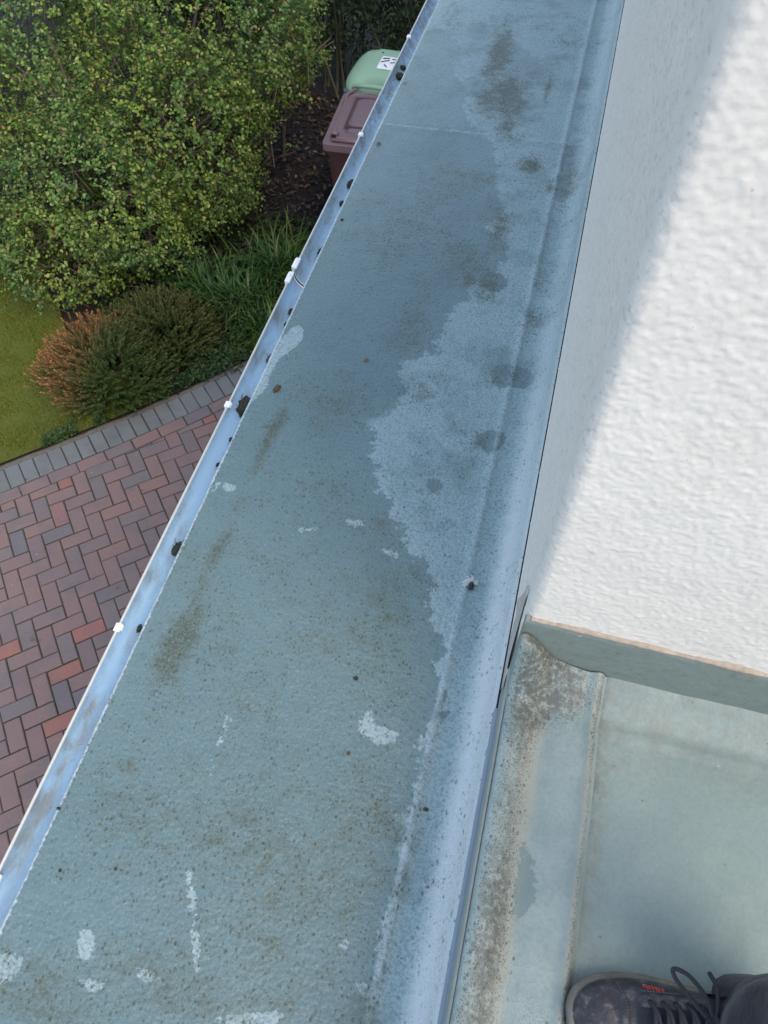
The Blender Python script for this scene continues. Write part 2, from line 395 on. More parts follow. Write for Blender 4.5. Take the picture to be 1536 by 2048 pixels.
FILM = [[(-0.773,3.505),(-0.615,3.543),(-0.531,3.341),(-0.549,3.169),(-0.462,3.091),(-0.442,2.888),(-0.357,2.795),(-0.263,2.689),(-0.265,2.543),(-0.212,2.389),(-0.181,2.305),(-0.253,2.231),(-0.172,2.202),(-0.132,2.132),(-0.150,2.025),(-0.165,1.972),(-0.239,1.941),(-0.209,1.865),(-0.266,1.800),(-0.261,1.716),(-0.271,1.611),(-0.338,1.565),(-0.359,1.543),(-0.318,1.483),(-0.316,1.415),(-0.362,1.370),(-0.382,1.305),(-0.353,1.250),(-0.363,1.200),(-0.331,1.144),(-0.290,1.089),(-0.251,1.059),(-0.259,1.018),(-0.201,1.003),(-0.217,0.961),(-0.141,0.915),(-0.111,0.867),(-0.123,0.823),(-0.096,0.764),(-0.068,0.721),(-0.049,0.664),(-0.035,0.597),(-0.044,0.550),(-0.046,0.483),(-0.049,0.441),(-0.044,0.391),(-0.051,0.367),(-0.069,0.335),(-0.053,0.292),(-0.038,0.232),(-0.044,0.169),(-0.046,0.110),(-0.045,0.055),(-0.038,-0.003),(0.006,-0.166),(-0.882,-0.395),(-1.068,-0.152),(-0.798,-0.058),(-0.824,0.785),(-0.800,1.111),(-0.799,1.294),(-0.784,1.630),(-0.814,2.015),(-0.814,2.620)],
 [(-0.505,3.786),(-0.424,3.637),(-0.397,3.541),(-0.302,3.484),(-0.198,3.346),(-0.196,3.256),(-0.288,3.193),(-0.372,3.212),(-0.410,3.370),(-0.418,3.500)],
 [(-0.480,3.186),(-0.372,3.152),(-0.261,3.152),(-0.218,2.998),(-0.263,2.914),(-0.358,2.964),(-0.441,3.038)],
 [(-0.044,2.808),(0.036,2.828),(0.056,2.483),(0.004,2.412),(-0.048,2.488)]]
DRY = [[(-0.704,1.627),(-0.675,1.617),(-0.660,1.551),(-0.692,1.505),(-0.711,1.455),(-0.703,1.396),(-0.706,1.340),(-0.725,1.312),(-0.735,1.287),(-0.745,1.346),(-0.742,1.509)],
 [(-0.709,1.029),(-0.665,1.030),(-0.659,1.006),(-0.686,0.997)],
 [(-0.712,1.031),(-0.714,1.006),(-0.727,0.947),(-0.734,0.914),(-0.726,0.979)],
 [(-0.732,-0.066),(-0.691,-0.067),(-0.666,-0.059),(-0.662,-0.084),(-0.675,-0.103),(-0.705,-0.113)],
 [(-0.593,0.003),(-0.559,0.005),(-0.549,-0.019),(-0.552,-0.044),(-0.575,-0.026)],
 [(-0.549,-0.063),(-0.504,-0.062),(-0.506,-0.072),(-0.538,-0.076)],
 [(-0.465,-0.030),(-0.418,-0.022),(-0.421,-0.034),(-0.442,-0.043),(-0.458,-0.040)],
 [(-0.196,0.539),(-0.171,0.540),(-0.160,0.509),(-0.125,0.507),(-0.129,0.473),(-0.175,0.483),(-0.196,0.486)],
 [(-0.137,0.504),(-0.105,0.506),(-0.114,0.477),(-0.142,0.481)],
 [(-0.122,0.106),(-0.103,0.112),(-0.101,0.100),(-0.116,0.098)],
 [(-0.301,-0.053),(-0.264,-0.051),(-0.192,-0.022),(-0.181,-0.040),(-0.295,-0.069)],
 [(-0.441,0.157),(-0.433,0.159),(-0.420,0.132),(-0.427,0.130)],
 [(-0.421,0.118),(-0.413,0.120),(-0.396,0.094),(-0.380,0.073),(-0.386,0.068),(-0.406,0.092)],
 [(-0.387,0.057),(-0.380,0.059),(-0.357,0.016),(-0.352,-0.005),(-0.361,-0.007),(-0.366,0.016)],
 [(-0.470,0.452),(-0.464,0.459),(-0.463,0.388),(-0.467,0.376)],
 [(-0.468,0.360),(-0.463,0.366),(-0.463,0.327),(-0.467,0.321)],
 [(-0.365,0.992),(-0.324,1.005),(-0.306,0.988),(-0.347,0.975)],
 [(-0.480,0.944),(-0.419,0.954),(-0.416,0.945),(-0.465,0.936)],
 [(-0.259,0.931),(-0.211,0.938),(-0.213,0.923),(-0.250,0.919)],
 [(-0.152,-0.004),(-0.139,-0.000),(-0.143,-0.017)]]
SPOT = [[(-0.107,1.596),(-0.075,1.621),(-0.025,1.627),(0.020,1.598),(0.025,1.563),(-0.004,1.536),(-0.040,1.539),(-0.065,1.521),(-0.090,1.540)],
 [(-0.102,1.340),(-0.060,1.372),(-0.025,1.368),(-0.016,1.326),(-0.045,1.284),(-0.088,1.299)],
 [(-0.201,1.157),(-0.186,1.172),(-0.159,1.171),(-0.149,1.149),(-0.168,1.128),(-0.190,1.134)],
 [(-0.043,0.892),(-0.026,0.897),(-0.018,0.885),(-0.026,0.869),(-0.039,0.873)],
 [(-0.210,1.998),(-0.141,2.015),(-0.108,1.962),(-0.146,1.905),(-0.189,1.930)]]
ALG = [((-0.637,0.576),.045,.11,-8,1.0),((-0.635,0.527),.04,.05,0,.9),((-0.642,0.817),.022,.10,-5,.85),((-0.641,0.719),.02,.08,-5,.6),
 ((-0.632,1.224),.022,.16,-3,.85),((-0.636,1.144),.02,.08,0,.7),((-0.516,1.365),.10,.12,0,.45),((-0.360,1.736),.06,.2,0,.4),
 ((-0.380,3.378),.06,.26,0,1.05),((-0.298,3.073),.09,.18,0,1.0),((-0.143,2.621),.05,.06,0,1.0),((-0.409,2.492),.10,.10,0,.45),((-0.184,2.226),.05,.12,0,.75),((-0.267,2.824),.05,.08,0,.8),((-0.268,2.046),.10,.12,0,.5),((-0.021,1.996),.03,.1,0,.5),((-0.444,2.245),.2,.3,0,.35),((-0.169,1.947),.05,.10,0,.7),((-0.234,1.955),.03,.05,0,.7),((-0.359,3.020),.06,.12,0,.8),((-0.107,3.531),.10,.05,0,.7),((-0.151,3.147),.015,.14,0,.75),
 ((0.004,2.561),.04,.2,0,.6),((-0.055,2.502),.015,.05,0,.9),((-0.357,2.504),.2,.05,0,.35),((-0.644,3.630),.06,.08,0,.5),
 ((-0.277,1.444),.07,.06,0,.6),((-0.277,0.999),.09,.05,0,.5),((-0.189,0.753),.12,.2,0,.45),((-0.021,1.798),.04,.08,0,.5),
 ((-0.407,0.329),.35,.35,0,.30),((-0.261,0.183),.3,.25,0,.42),((-0.637,0.301),.06,.03,0,.5),((-0.405,-0.030),.2,.07,0,.5),
 ((-0.619,-0.108),.15,.08,0,.6),((-0.589,0.222),.12,.1,0,.4),((-0.052,0.030),.05,.2,0,.45),((-0.165,0.330),.2,.12,0,.4),((-0.647,0.967),.05,.05,0,.5),
 ((-0.078,1.319),.04,.04,0,.6),((-0.071,1.555),.06,.05,0,.4),((-0.322,0.800),.4,.5,0,.25),((-0.584,0.577),.3,.4,0,.22)]

# ================================================================== HOUSE
ZR = 2.6
house = tag(empty('house', (0, 0, 0)), 'white roughcast house with grey-green coated flat roofs, flashing and white plastic gutter', 'house')
Y0, Y1 = -0.6, 6.6
# --- lower roof skin: profile across, fine grid along
prof = [(-.7335, 2.560), (-.7345, 2.588), (-.733, 2.5975), (-.729, 2.601)]
xs = list(np.arange(-.722, -.062, .009)); prof += [(x, ZR) for x in xs]
prof += [(-.056, 2.6005), (-.050, 2.6025), (-.044, 2.6045), (-.038, 2.6045), (-.032, 2.6018), (-.026, 2.5998), (-.018, 2.5993), (-.010, 2.5996),
         (.000, 2.6008), (.010, 2.6035), (.020, 2.6078), (.030, 2.6135), (.040, 2.6215), (.049, 2.632), (.056, 2.645), (.062, 2.662), (.066, 2.680), (.069, 2.697), (.0755, 2.7005)]
ys = np.concatenate([np.arange(Y0, 2.2, .010), np.arange(2.2, Y1, .022)])
nx, ny = len(prof), len(ys)
V = np.zeros((nx, ny, 3))
for i, (x, z) in enumerate(prof): V[i, :, 0] = x; V[i, :, 1] = ys; V[i, :, 2] = z
for i in range(nx):
    for j in range(ny):
        x, y, z = V[i, j]
        e = noise.noise(Vector((x*3, y*3, 0)))*.004 + noise.noise(Vector((x*14, y*14, 5)))*.0011
        if i > 3: V[i, j, 2] += e*min(1, max(0, (nx-2-i)/6))
        if x < -.72: V[i, j, 0] += noise.noise(Vector((0, y*9, 3)))*.0022 + noise.noise(Vector((0, y*40, 8)))*.0008
        # laminate joints running across the roof
        if i > 3 and x < 0:
            for yj, h in ((2.79, .0022), (1.30, .0013), (3.55, .0016)):
                yy = y - yj - .05*x
                V[i, j, 2] += h*math.exp(-(yy/.012)**2) + (h*.4 if yy > 0 else 0)
V = V.reshape(-1, 3); P2 = V[:, :2]
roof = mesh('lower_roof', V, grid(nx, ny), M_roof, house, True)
tag(roof, 'long narrow flat roof strip, grey-green coating with algae stains and pale patches')
attr(roof, 'film', union(P2, FILM)); attr(roof, 'dry', union(P2, DRY)); attr(roof, 'spot', union(P2, SPOT)); attr(roof, 'algae', blobs(P2, ALG))
# roof body under the skin, white fascia behind the gutter, ground floor wall
def hbox(name, lo, hi, mat, parent=house, bevel=0, label=None):
    bm = bmesh.new(); box_bm(bm, [(a+b)/2 for a, b in zip(lo, hi)], [b-a for a, b in zip(lo, hi)])
    o = bm_obj(name, bm, mat, parent, bevel=bevel)
    if label: o['label'] = label
    return o
hbox('fascia', (-.715, Y0, 2.36), (-.692, Y1, 2.585), M_fascia)
hbox('lower_wall', (-.60, Y0+.02, -.05), (.05, Y1-.02, 2.55), M_render)
# --- gutter
gut_prof = []
cx, cz, rg = -.742, 2.572, .0545
for k in range(25):
    th = math.pi + math.pi*k/24
    gut_prof.append((cx + rg*math.cos(th), cz + rg*math.sin(th)))
gys = np.arange(Y0, Y1, .05)
def extrude_profile(name, pr, ys, mat, parent, smooth=True, wob=0.0, closed=False):
    pr = list(pr) + ([pr[0]] if closed else [])
    nx, ny = len(pr), len(ys); V = np.zeros((nx, ny, 3))
    for i, (x, z) in enumerate(pr): V[i, :, 0] = x; V[i, :, 1] = ys; V[i, :, 2] = z
    if wob:
        for j, y in enumerate(ys):
            V[:, j, 0] += wob*noise.noise(Vector((y*1.2, 0, 4))); V[:, j, 2] += wob*noise.noise(Vector((y*1.5, 7, 4)))
    return mesh(name, V.reshape(-1, 3), grid(nx, ny), mat, parent, smooth)
outer = [(cx+(rg+.002)*math.cos(math.pi+math.pi*k/24), cz+(rg+.002)*math.sin(math.pi+math.pi*k/24)) for k in range(24, -1, -1)]
gutter = extrude_profile('gutter', gut_prof + outer, gys, M_gutter, house, True, .0016)
gutter['label'] = 'white half-round plastic gutter with grime and moss along the roof edge'
lip = [(-.7975+.0032*math.cos(t), 2.5755+.0035*math.sin(t)) for t in np.linspace(0, 2*math.pi, 11)[:-1]]
extrude_profile('gutter_rim', lip, gys, M_lip, gutter, True, .0016, True)
# bracket clips hooked over the gutter rim
def clip(y, z=2.578, s=1.0):
    bm = bmesh.new()
    box_bm(bm, (-.7965, y, z+.001), (.015*s, .020*s, .006)); box_bm(bm, (-.8025, y, z-.012), (.0035, .018*s, .026))
    box_bm(bm, (-.7885, y+.002, z-.003), (.004, .014*s, .008))
    return bm_obj('bracket_clip', bm, M_white, gutter, bevel=.0008)
CY = [(-0.791,0.590), (-0.790,1.297), (-0.795,2.702), (-0.802,3.488), (-0.785,0.043)]
for x, y in CY: clip(y)
# union joint: two lugs and the strap running down into the gutter
ju = [(-0.794,1.924), (-0.802,1.853)]
for (x, y) in ju:
    bm = bmesh.new()
    box_bm(bm, (-.798, y, 2.580), (.016, .048, .008)); box_bm(bm, (-.8065, y, 2.566), (.004, .044, .032))
    box_bm(bm, (-.798, y+.004, 2.5855), (.005, .018, .004))
    lug = bm_obj('union_lug', bm, M_white, gutter, bevel=.0015)
yj = (ju[0][1]+ju[1][1])/2
pts = [(cx+(rg-.002)*math.cos(t), yj-.01, cz+(rg-.002)*math.sin(t)) for t in np.linspace(math.pi*1.02, math.pi*1.7, 12)]
Vs = []; Fs = []
for k, p in enumerate(pts):
    Vs += [(p[0], p[1]-.003, p[2]), (p[0], p[1]+.003, p[2]), (p[0], p[1]+.010, p[2]), (p[0], p[1]+.013, p[2])]
for k in range(len(pts)-1):
    Fs += [(4*k, 4*k+1, 4*k+5, 4*k+4), (4*k+2, 4*k+3, 4*k+7, 4*k+6)]
mesh('union_strap', Vs, Fs, M_white, gutter)
Vs = []; Fs = []
for k, p in enumerate(pts): Vs += [(p[0], p[1]+.003, p[2]-.0008), (p[0], p[1]+.010, p[2]-.0008)]
for k in range(len(pts)-1): Fs += [(2*k, 2*k+1, 2*k+3, 2*k+2)]
mesh('rubber_seal', Vs, Fs, M_moss, gutter)

# --- rendered upper wall: left face x=WX, front face y=WY, rounded arris
WX, WY, RC = .079, .612, .020
def wall_pt(s):
    """s<0 along the left face (|s| = distance from arris), s>0 along front; returns x,y,nx,ny"""
    q = RC*math.pi/2
    if s < -q/2: return WX, WY+RC+(-s-q/2), -1, 0
    if s > q/2: return WX+RC+(s-q/2), WY, 0, -1
    a = (s+q/2)/q*math.pi/2
    return WX+RC-RC*math.cos(a), WY+RC-RC*math.sin(a), -math.cos(a), -math.sin(a)
def build_wall():
    def panel(ss, zs, zlow, amp):
        nx, ny = len(ss), len(zs); V = np.zeros((nx, ny, 3))
        for i, s in enumerate(ss):
            x, y, nxx, nyy = wall_pt(s)
            for j, t in enumerate(zs):
                z = zlow(s) + t
                v = Vector((x*38, y*38, z*38))
                am = amp*(1 if s > -.02 else min(1.5, 1+(-s-.02)*4))
                h = (noise.noise(v*.35)*.0010 + noise.noise(v*1.5)*.0007 + max(-.12, noise.noise(v*3.4))*.0012 + noise.noise(v*5.5)*.0007)*am
                if j == 0: z += abs(noise.noise(Vector((x*170, y*170, 1))))*.0035; h = 0.0005
                V[i, j] = (x+nxx*h, y+nyy*h, z)
        return V.reshape(-1, 3).tolist(), [tuple(f) for f in grid(nx, ny)]
    z_l = np.concatenate([np.arange(0, .06, .005), np.arange(.06, 1.25, .0065), np.arange(1.25, 1.9, .05)])
    s_l = -np.concatenate([np.arange(-.006, .2, .003), np.arange(.2, 1.3, .007), np.arange(1.3, 3.3, .012), np.arange(3.3, 6.0, .04)])[::-1]
    zc = 2.703
    parts = [panel(s_l, z_l, lambda s: zc, 1.0)]
    z_f = np.concatenate([np.arange(0, 1.05, .0030), np.arange(1.06, 1.9, .05)])
    s_f = np.concatenate([np.arange(0.0, .56, .0030), np.arange(.57, 2.6, .05)])
    parts.append(panel(s_f, z_f, lambda s: 3.0345 - max(0, s-.02)*.034, 1.0))
    # lower part of the front wall behind the flashing
    z2 = np.array([0, .34]); parts.append(panel(np.array([0.0, .01, .02, .3, 2.6]), z2, lambda s: zc-.0, 0.02))
    return join(parts)
Vw, Fw = build_wall()
Vw = np.array(Vw)
wall = mesh('rendered_wall', Vw, Fw, M_render, house, True)
wall['label'] = 'white roughcast rendered wall with sharp corner above the flashing'
bm = bmesh.new()
box_bm(bm, ((WX+.02+2.7)/2, 3.64, 3.64), (2.6, 5.98, 1.86)); bm_obj('wall_core', bm, M_render, wall)

# --- flashing and mortar line
def strip(name, rows, xs, mat, parent, smooth=True):
    nx, ny = len(xs), len(rows(xs[0])); V = np.zeros((nx, ny, 3))
    for i, x in enumerate(xs): V[i] = rows(x)
    return mesh(name, V.reshape(-1, 3), grid(nx, ny), mat, parent, smooth)
fx = np.arange(.082, 2.6, .012)
def frow(x):
    zt = 3.033 - (x-.082)*.034; w = noise.noise(Vector((x*7, 2, 0)))*.0025; w2 = noise.noise(Vector((x*4, 9, 0)))*.002
    return [(x, .602+w, 2.885), (x, .6015+w, 2.93), (x, .603+w2, 2.98), (x, .6045+w2, zt-.010), (x, .6055+w2, zt-.002), (x, .609, zt+.001), (x, .616, zt+.002)]
fl = strip('flashing', frow, fx, M_flash, wall)
fl['label'] = 'grey-green flashing strip along the foot of the wall'
bm = bmesh.new(); box_bm(bm, (.0812, .6085, 2.955), (.0016, .0165, .150)); bm_obj('flashing_end', bm, M_flash, fl)
def mrow(x):
    zt = 3.036 - (x-.082)*.034; k = max(0, .0042*(.7+1.9*noise.noise(Vector((x*13, 4, 0)))+1.0*noise.noise(Vector((x*50, 4, 0)))))
    j = noise.noise(Vector((x*120, 0, 0)))*.0008
    return [(x, .607, zt-.003), (x, .6055-k*.45, zt-.0015+j), (x, .6065-k*.2, zt+k*.5+j), (x, .609, zt+k*.8+.0005+j), (x, .614, zt+k+.001)]
strip('mortar_bead', mrow, np.arange(.090, 1.4, .003), M_mortar, fl)

# --- kerb beside the deck
ZD = 2.86
kp = [(.0795, 2.700), (.0790, 2.760), (.0790, 2.860), (.0793, 2.880), (.0815, 2.8905), (.0865, 2.896), (.094, 2.898), (.102, 2.8975), (.110, 2.895), (.118, 2.891),
      (.126, 2.886), (.134, 2.881), (.142, 2.877), (.148, 2.8745), (.1505, 2.8725), (.153, 2.8722), (.160, 2.872)] + \
     [(x, 2.8722+.0008*math.sin((x-.16)*60)) for x in np.arange(.168, .226, .006)] + \
     [(.228, 2.8735), (.232, 2.8748), (.236, 2.8750), (.240, 2.8735), (.2435, 2.869), (.246, 2.864), (.250, 2.8605)]
kys = np.arange(-.6, .6005, .005)
V = np.zeros((len(kp), len(kys), 3))
for i, (x, z) in enumerate(kp):
    for j, y in enumerate(kys):
        t = min(1, max(0, (y-.515)/.075)); t = t*t*(3-2*t)
        up = .088*t*max(0, 1-max(0, x-.09)/.125)**1.3 if z > 2.85 else 0
        wb = min(1, max(0, (x-.14)/.09)); up += (.034*min(1, max(0, (y-.520)/.080))**1.6*wb + .012*t*(1-wb)) if z > 2.85 else 0
        xx = x + (noise.noise(Vector((y*6, x*3, 2)))*.0022 + noise.noise(Vector((y*26, x*8, 2)))*.0007 if x > .1 else noise.noise(Vector((y*5, 0, 2)))*.0008)
        V[i, j] = (xx, y, z + up + noise.noise(Vector((x*50, y*22, 1)))*.0007)
V = V.reshape(-1, 3)
kerb = mesh('kerb', V, grid(len(kp), len(kys)), M_kerb, house, True)
kerb['label'] = 'raised coated kerb with dark lichen speckle between the two roofs'
KX = V[:, 0]; KY = V[:, 1]
g = lambda c, wd: np.exp(-((KX-c)/wd)**2)
st = 1.15*g(.122, .024)*(.55+.45*np.clip((.45-KY)*4, 0, 1)) + .55*g(.095, .012) + .75*g(.240, .006)
st += .50*np.clip((.22-KY)*5, 0, 1)*g(.19, .045) + 1.5*np.exp(-(((KX-.17)/.055)**2+((KY-.565)/.05)**2)) + 1.1*np.exp(-(((KX-.125)/.03)**2+((KY-.53)/.07)**2)) + .35*np.exp(-((KX-.19)/.03)**2)*np.clip((KY-.38)*6, 0, 1)
attr(kerb, 'stain', st); attr(kerb, 'tan', np.clip(1.15*g(.135, .020) + .8*g(.238, .009) + 1.1*np.exp(-(((KX-.12)/.06)**2+((KY-.592)/.010)**2)), 0, 1))
WET = [[(0.142,0.297),(0.160,0.294),(0.173,0.260),(0.174,0.245),(0.183,0.225),(0.166,0.192),(0.152,0.182),(0.142,0.215)]]
attr(kerb, 'wet', union(np.stack([KX, KY], 1), WET))
# thin peeling laminate tongue lapping over the end of the render
def tongue():
    edge = [(.664, 3.046), (.668, 3.010), (.678, 2.960), (.692, 2.905), (.700, 2.855), (.698, 2.815), (.682, 2.785), (.655, 2.775), (.618, 2.778), (.575, 2.786)]
    back = [(.663, 3.050), (.655, 3.030), (.645, 3.005), (.637, 2.980), (.630, 2.950), (.624, 2.920), (.618, 2.890), (.611, 2.865), (.598, 2.850), (.572, 2.850)]
    V = []; F = []
    n = len(edge)
    for i in range(n):
        e, b = edge[i], back[i]; lift = .0045 + .010*math.exp(-((e[1]-2.95)/.05)**2)
        V += [(WX-lift, e[0], e[1]), (WX-lift+.001, (e[0]*.7+b[0]*.3), (e[1]*.7+b[1]*.3)), (WX-.0035, b[0], b[1]), (WX-lift+.0022, e[0], e[1])]
    for i in range(n-1):
        a = 4*i; F += [(a, a+1, a+5, a+4), (a+1, a+2, a+6, a+5), (a+3, a, a+4, a+7)]
    return V, F
V, F = tongue(); tg = mesh('peeling_edge', V, F, simple('bare_laminate', (.42, .40, .36), .7, .25, 50, .3), kerb, True)
# thin trim strip with a shadow groove along the fascia of the kerb
tr = [(.0765, 2.7045), (.0735, 2.7060), (.0725, 2.712), (.0730, 2.722), (.0755, 2.7265), (.0792, 2.7270)]
extrude_profile('edge_trim', tr, np.arange(-.6, .575, .02), M_cable, kerb, True, .0006)
tr2 = [(.0790, 2.862), (.0768, 2.864), (.0762, 2.872), (.0770, 2.886), (.0800, 2.8905)]
extrude_profile('laminate_lap', tr2, np.arange(-.6, .60, .02), simple('beige_laminate', (.33, .31, .27), .6, .25, 60, .3), kerb, True, .0008)

# --- deck
dxs = np.concatenate([np.arange(.240, .62, .009), np.arange(.62, 2.6, .06)]); dys = np.concatenate([np.arange(-.6, 0, .03), np.arange(0, .606, .009)])
V = np.zeros((len(dxs), len(dys), 3))
for i, x in enumerate(dxs):
    for j, y in enumerate(dys):
        t = min(1, max(0, (y-.520)/.080)); z = ZD - (.004 if x < .246 else 0) + .034*t**1.6 + (.0022 if .505 < y < .53 else 0)*1
        z += noise.noise(Vector((x*5, y*5, 3)))*.003*min(1, max(0, x-.25)*20) + noise.noise(Vector((x*20, y*20, 3)))*.0012 + noise.noise(Vector((x*45, y*45, 3)))*.0005
        V[i, j] = (x, y, z)
deck = mesh('deck', V.reshape(-1, 3), grid(len(dxs), len(dys)), M_deck, house, True)
deck['label'] = 'smooth grey-green coated deck the photographer stands on'
hbox('deck_body', (.085, -.6, 2.56), (2.6, .61, 2.845), M_render)

# ================================================================== GROUND
def flat(name, poly, z, mat, kind='structure', label=None, sub=None):
    bm = bmesh.new(); vs = [bm.verts.new((x, y, z)) for x, y in poly]; bm.faces.new(vs)
    o = bm_obj(name, bm, mat); tag(o, label, None, None, kind); return o
def mat_ground():
    m = NM('soil', .95, .2)
    c = m.mix(m.noise(14, 6, .7), (.016, .012, .010), (.045, .033, .024))
    far = m.mix(m.noise(.3, 4), (.05, .08, .03), (.07, .09, .035))
    x, y, z = m.xyz()
    d = m.math('MAXIMUM', m.math('ABSOLUTE', x), m.math('ABSOLUTE', y))
    c = m.mix(m.ramp(d, 14, 22), c, far)
    return m.out(c, None, m.bump(m.noise(60, 5), .6, .02))
flat('ground', [(-400, -400), (400, -400), (400, 400), (-400, 400)], -.012, mat_ground())
# curved boundary of the paving, in 45 degree coordinates s (along), t (across, towards lawn)
S2 = math.sqrt(.5)
def st2xy(s, t): return (S2*(s-t), S2*(s+t))
def tcurve(s): return 4.066 + .045*(s-.1)**2 if s > .1 else 4.066 + .012*(s-.1)**2
def mat_lawn():
    m = NM('turf', .95, .2)
    c = m.mix(m.noise(5, 5), (.065, .080, .012), (.11, .125, .022))
    c = m.mix(m.ramp(m.noise(60, 5), .5, .75, 0, .6), c, (.05, .035, .018))
    return m.out(c, None, m.bump(m.noise(90, 5), .7, .015))
LAWN = [st2xy(s, tcurve(s)+.07) for s in np.arange(-5, .42, .15)] + [(-2.56, 3.30), (-2.75, 3.42), (-3.0, 3.46), (-3.3, 3.55), (-3.55, 3.75), (-3.75, 4.0), (-4.1, 4.3), (-4.8, 4.6), (-6.5, 5.2), (-12, 7), (-14, 2), (-8, -3.5)]
flat('lawn', LAWN, .002, mat_lawn())
def mat_mulch():
    m = NM('mulch_soil', .9, .3)
    c = m.mix(m.noise(25, 6, .75), (.008, .007, .009), (.028, .021, .020))
    return m.out(c, None, m.bump(m.noise(45, 6, .7), .8, .03))
flat('garden_bed', [(-3.2, 4.2), (-1.6, 4.3), (-.6, 4.4), (-.6, 12), (-7, 12), (-7, 6)], .0035, mat_mulch())

# --- block paving
def mat_brick(name, grey=False):
    m = NM(name, .82, .3)
    n = m.n.new('ShaderNodeValToRGB'); m.L(m.island(), n.inputs[0]); e = n.color_ramp.elements
    if grey: cols = [(0, (.150, .164, .158)), (.5, (.172, .185, .176)), (1, (.142, .155, .154))]
    else: cols = [(0, (.165, .130, .128)), (.22, (.205, .138, .126)), (.42, (.230, .140, .122)), (.60, (.178, .144, .138)), (.74, (.240, .142, .120)), (.84, (.140, .134, .138)), (.93, (.30, .125, .100)), (1, (.27, .125, .095))]
    while len(e) < len(cols): e.new(.5)
    for i, (p, c) in enumerate(cols): e[i].position = p; e[i].color = (*c, 1)
    c = m.mix(m.math('MULTIPLY', m.ramp(m.noise(6, 5), .45, .7), .55), n.outputs[0], (.125, .118, .120))
    c = m.mix(m.ramp(m.noise(180, 4, .7), .3, .75, 0, .45), c, (.075, .066, .066))
    c = m.mix(m.ramp(m.noise(260, 3, .7), .60, .74, 0, .5), c, (.26, .235, .225))
    g = m.vor(22); gs = m.vor(22, out='Color'); sg = m.n.new('ShaderNodeSeparateColor'); m.L(gs, sg.inputs[0])
    gm = m.math('MULTIPLY', m.math('LESS_THAN', g, m.math('MULTIPLY', sg.outputs[1], .09)), m.math('GREATER_THAN', sg.outputs[0], .80))
    c = m.mix(m.math('MULTIPLY', gm, .75), c, (.55, .52, .5))
    st = m.ramp(m.noise(3.3, 5, .7), .66, .76, 0, .65)
    c = m.mix(st, c, (.05, .055, .042))
    b = m.bump(m.noise(330, 4, .7), .5, .002)
    return m.out(c, None, m.bump(m.noise(40, 4), .3, .004, b))
M_brick = mat_brick('red_brindle_block'); M_grey = mat_brick('charcoal_block', True)
M_joint = simple('joint_sand', (.042, .042, .026), .95, .5, 90, .6, 300)
bricks_V = []; bricks_F = []
def add_brick(poly, V, F, gap=.0035, ch=.0045, zt=.0):
    """poly: ccw list of xy; chamfered prism"""
    c = np.mean(poly, 0); P = []
    poly = [np.array(p) for p in poly]; n = len(poly)
    def inset(d):
        out = []
        for i in range(n):
            p0, p1, p2 = poly[i-1], poly[i], poly[(i+1) % n]
            e1 = (p1-p0)/(np.linalg.norm(p1-p0)+1e-9); e2 = (p2-p1)/(np.linalg.norm(p2-p1)+1e-9)
            n1 = np.array([-e1[1], e1[0]]); n2 = np.array([-e2[1], e2[0]])
            k = 1+n1@n2
            out.append(p1 + (n1+n2)*d/max(k, .3))
        return out
    g_ = gap*(.6+.8*rnd.random()); tx, ty = rnd.gauss(0, .012), rnd.gauss(0, .012); zt += rnd.gauss(0, .0012)
    o = len(V)
    A = inset(g_); B = inset(g_+ch)
    for p in A: V.append((p[0], p[1], -.03))
    for p in A: V.append((p[0], p[1], .012+zt+(p-c)@np.array([tx, ty])))
    for p in B: V.append((p[0], p[1], .0155+zt+(p-c)@np.array([tx, ty])))
    for i in range(n):
        j = (i+1) % n
        F.append((o+i, o+j, o+n+j, o+n+i)); F.append((o+n+i, o+n+j, o+2*n+j, o+2*n+i))
    F.append(tuple(range(o+2*n, o+3*n)))
def clip_half(poly, p0, nrm):
    out = []; n = len(poly)
    for i in range(n):
        a, b = np.array(poly[i]), np.array(poly[(i+1) % n]); da, db = (a-p0)@nrm, (b-p0)@nrm
        if da <= 0: out.append(a)
        if (da < 0 < db) or (db < 0 < da): out.append(a+(b-a)*da/(da-db))
    return out
def area(p):
    p = np.array(p); x, y = p[:, 0], p[:, 1]; return .5*abs(np.dot(x, np.roll(y, -1))-np.dot(y, np.roll(x, -1)))
ang = R(41.5); U = np.array([math.cos(ang), math.sin(ang)])*.0962; W_ = np.array([-math.sin(ang), math.cos(ang)])*.0962
O = np.array([-2.9025, 1.948])
W1, W2 = .192, .290
for i in range(-70, 70):
    for j in range(-70, 70):
        s_ = (i+j) % 4
        if s_ == 0: q = [(i, j), (i+2, j), (i+2, j+1), (i, j+1)]
        elif s_ == 2: q = [(i, j), (i+1, j), (i+1, j+2), (i, j+2)]
        else: continue
        poly = [O + U*a + W_*b for a, b in q]; c = np.mean(poly, 0)
        if not (-4.6 < c[0] < -.62 and -1.2 < c[1] < 4.4): continue
        s, t = S2*(c[0]+c[1]), S2*(c[1]-c[0])
        tc = tcurve(s)-W2
        if t > tc+.25: continue
        a = np.array(st2xy(s-.05, tcurve(s-.05)-W2)); b = np.array(st2xy(s+.05, tcurve(s+.05)-W2)); d = (b-a)/np.linalg.norm(b-a)
        poly = clip_half(poly, a, np.array([-d[1], d[0]]))
        if len(poly) < 3 or area(poly) < .0006: continue
        add_brick(poly, bricks_V, bricks_F)
def course(w1, w2, pitch, V, F, s0=-3.6, s1=2.9, jog=0):
    s = s0
    while s < s1:
        e = s+pitch
        p = [st2xy(s, tcurve(s)-w2), st2xy(e, tcurve(e)-w2), st2xy(e, tcurve(e)-w1), st2xy(s, tcurve(s)-w1)]
        add_brick(p, V, F); s = e
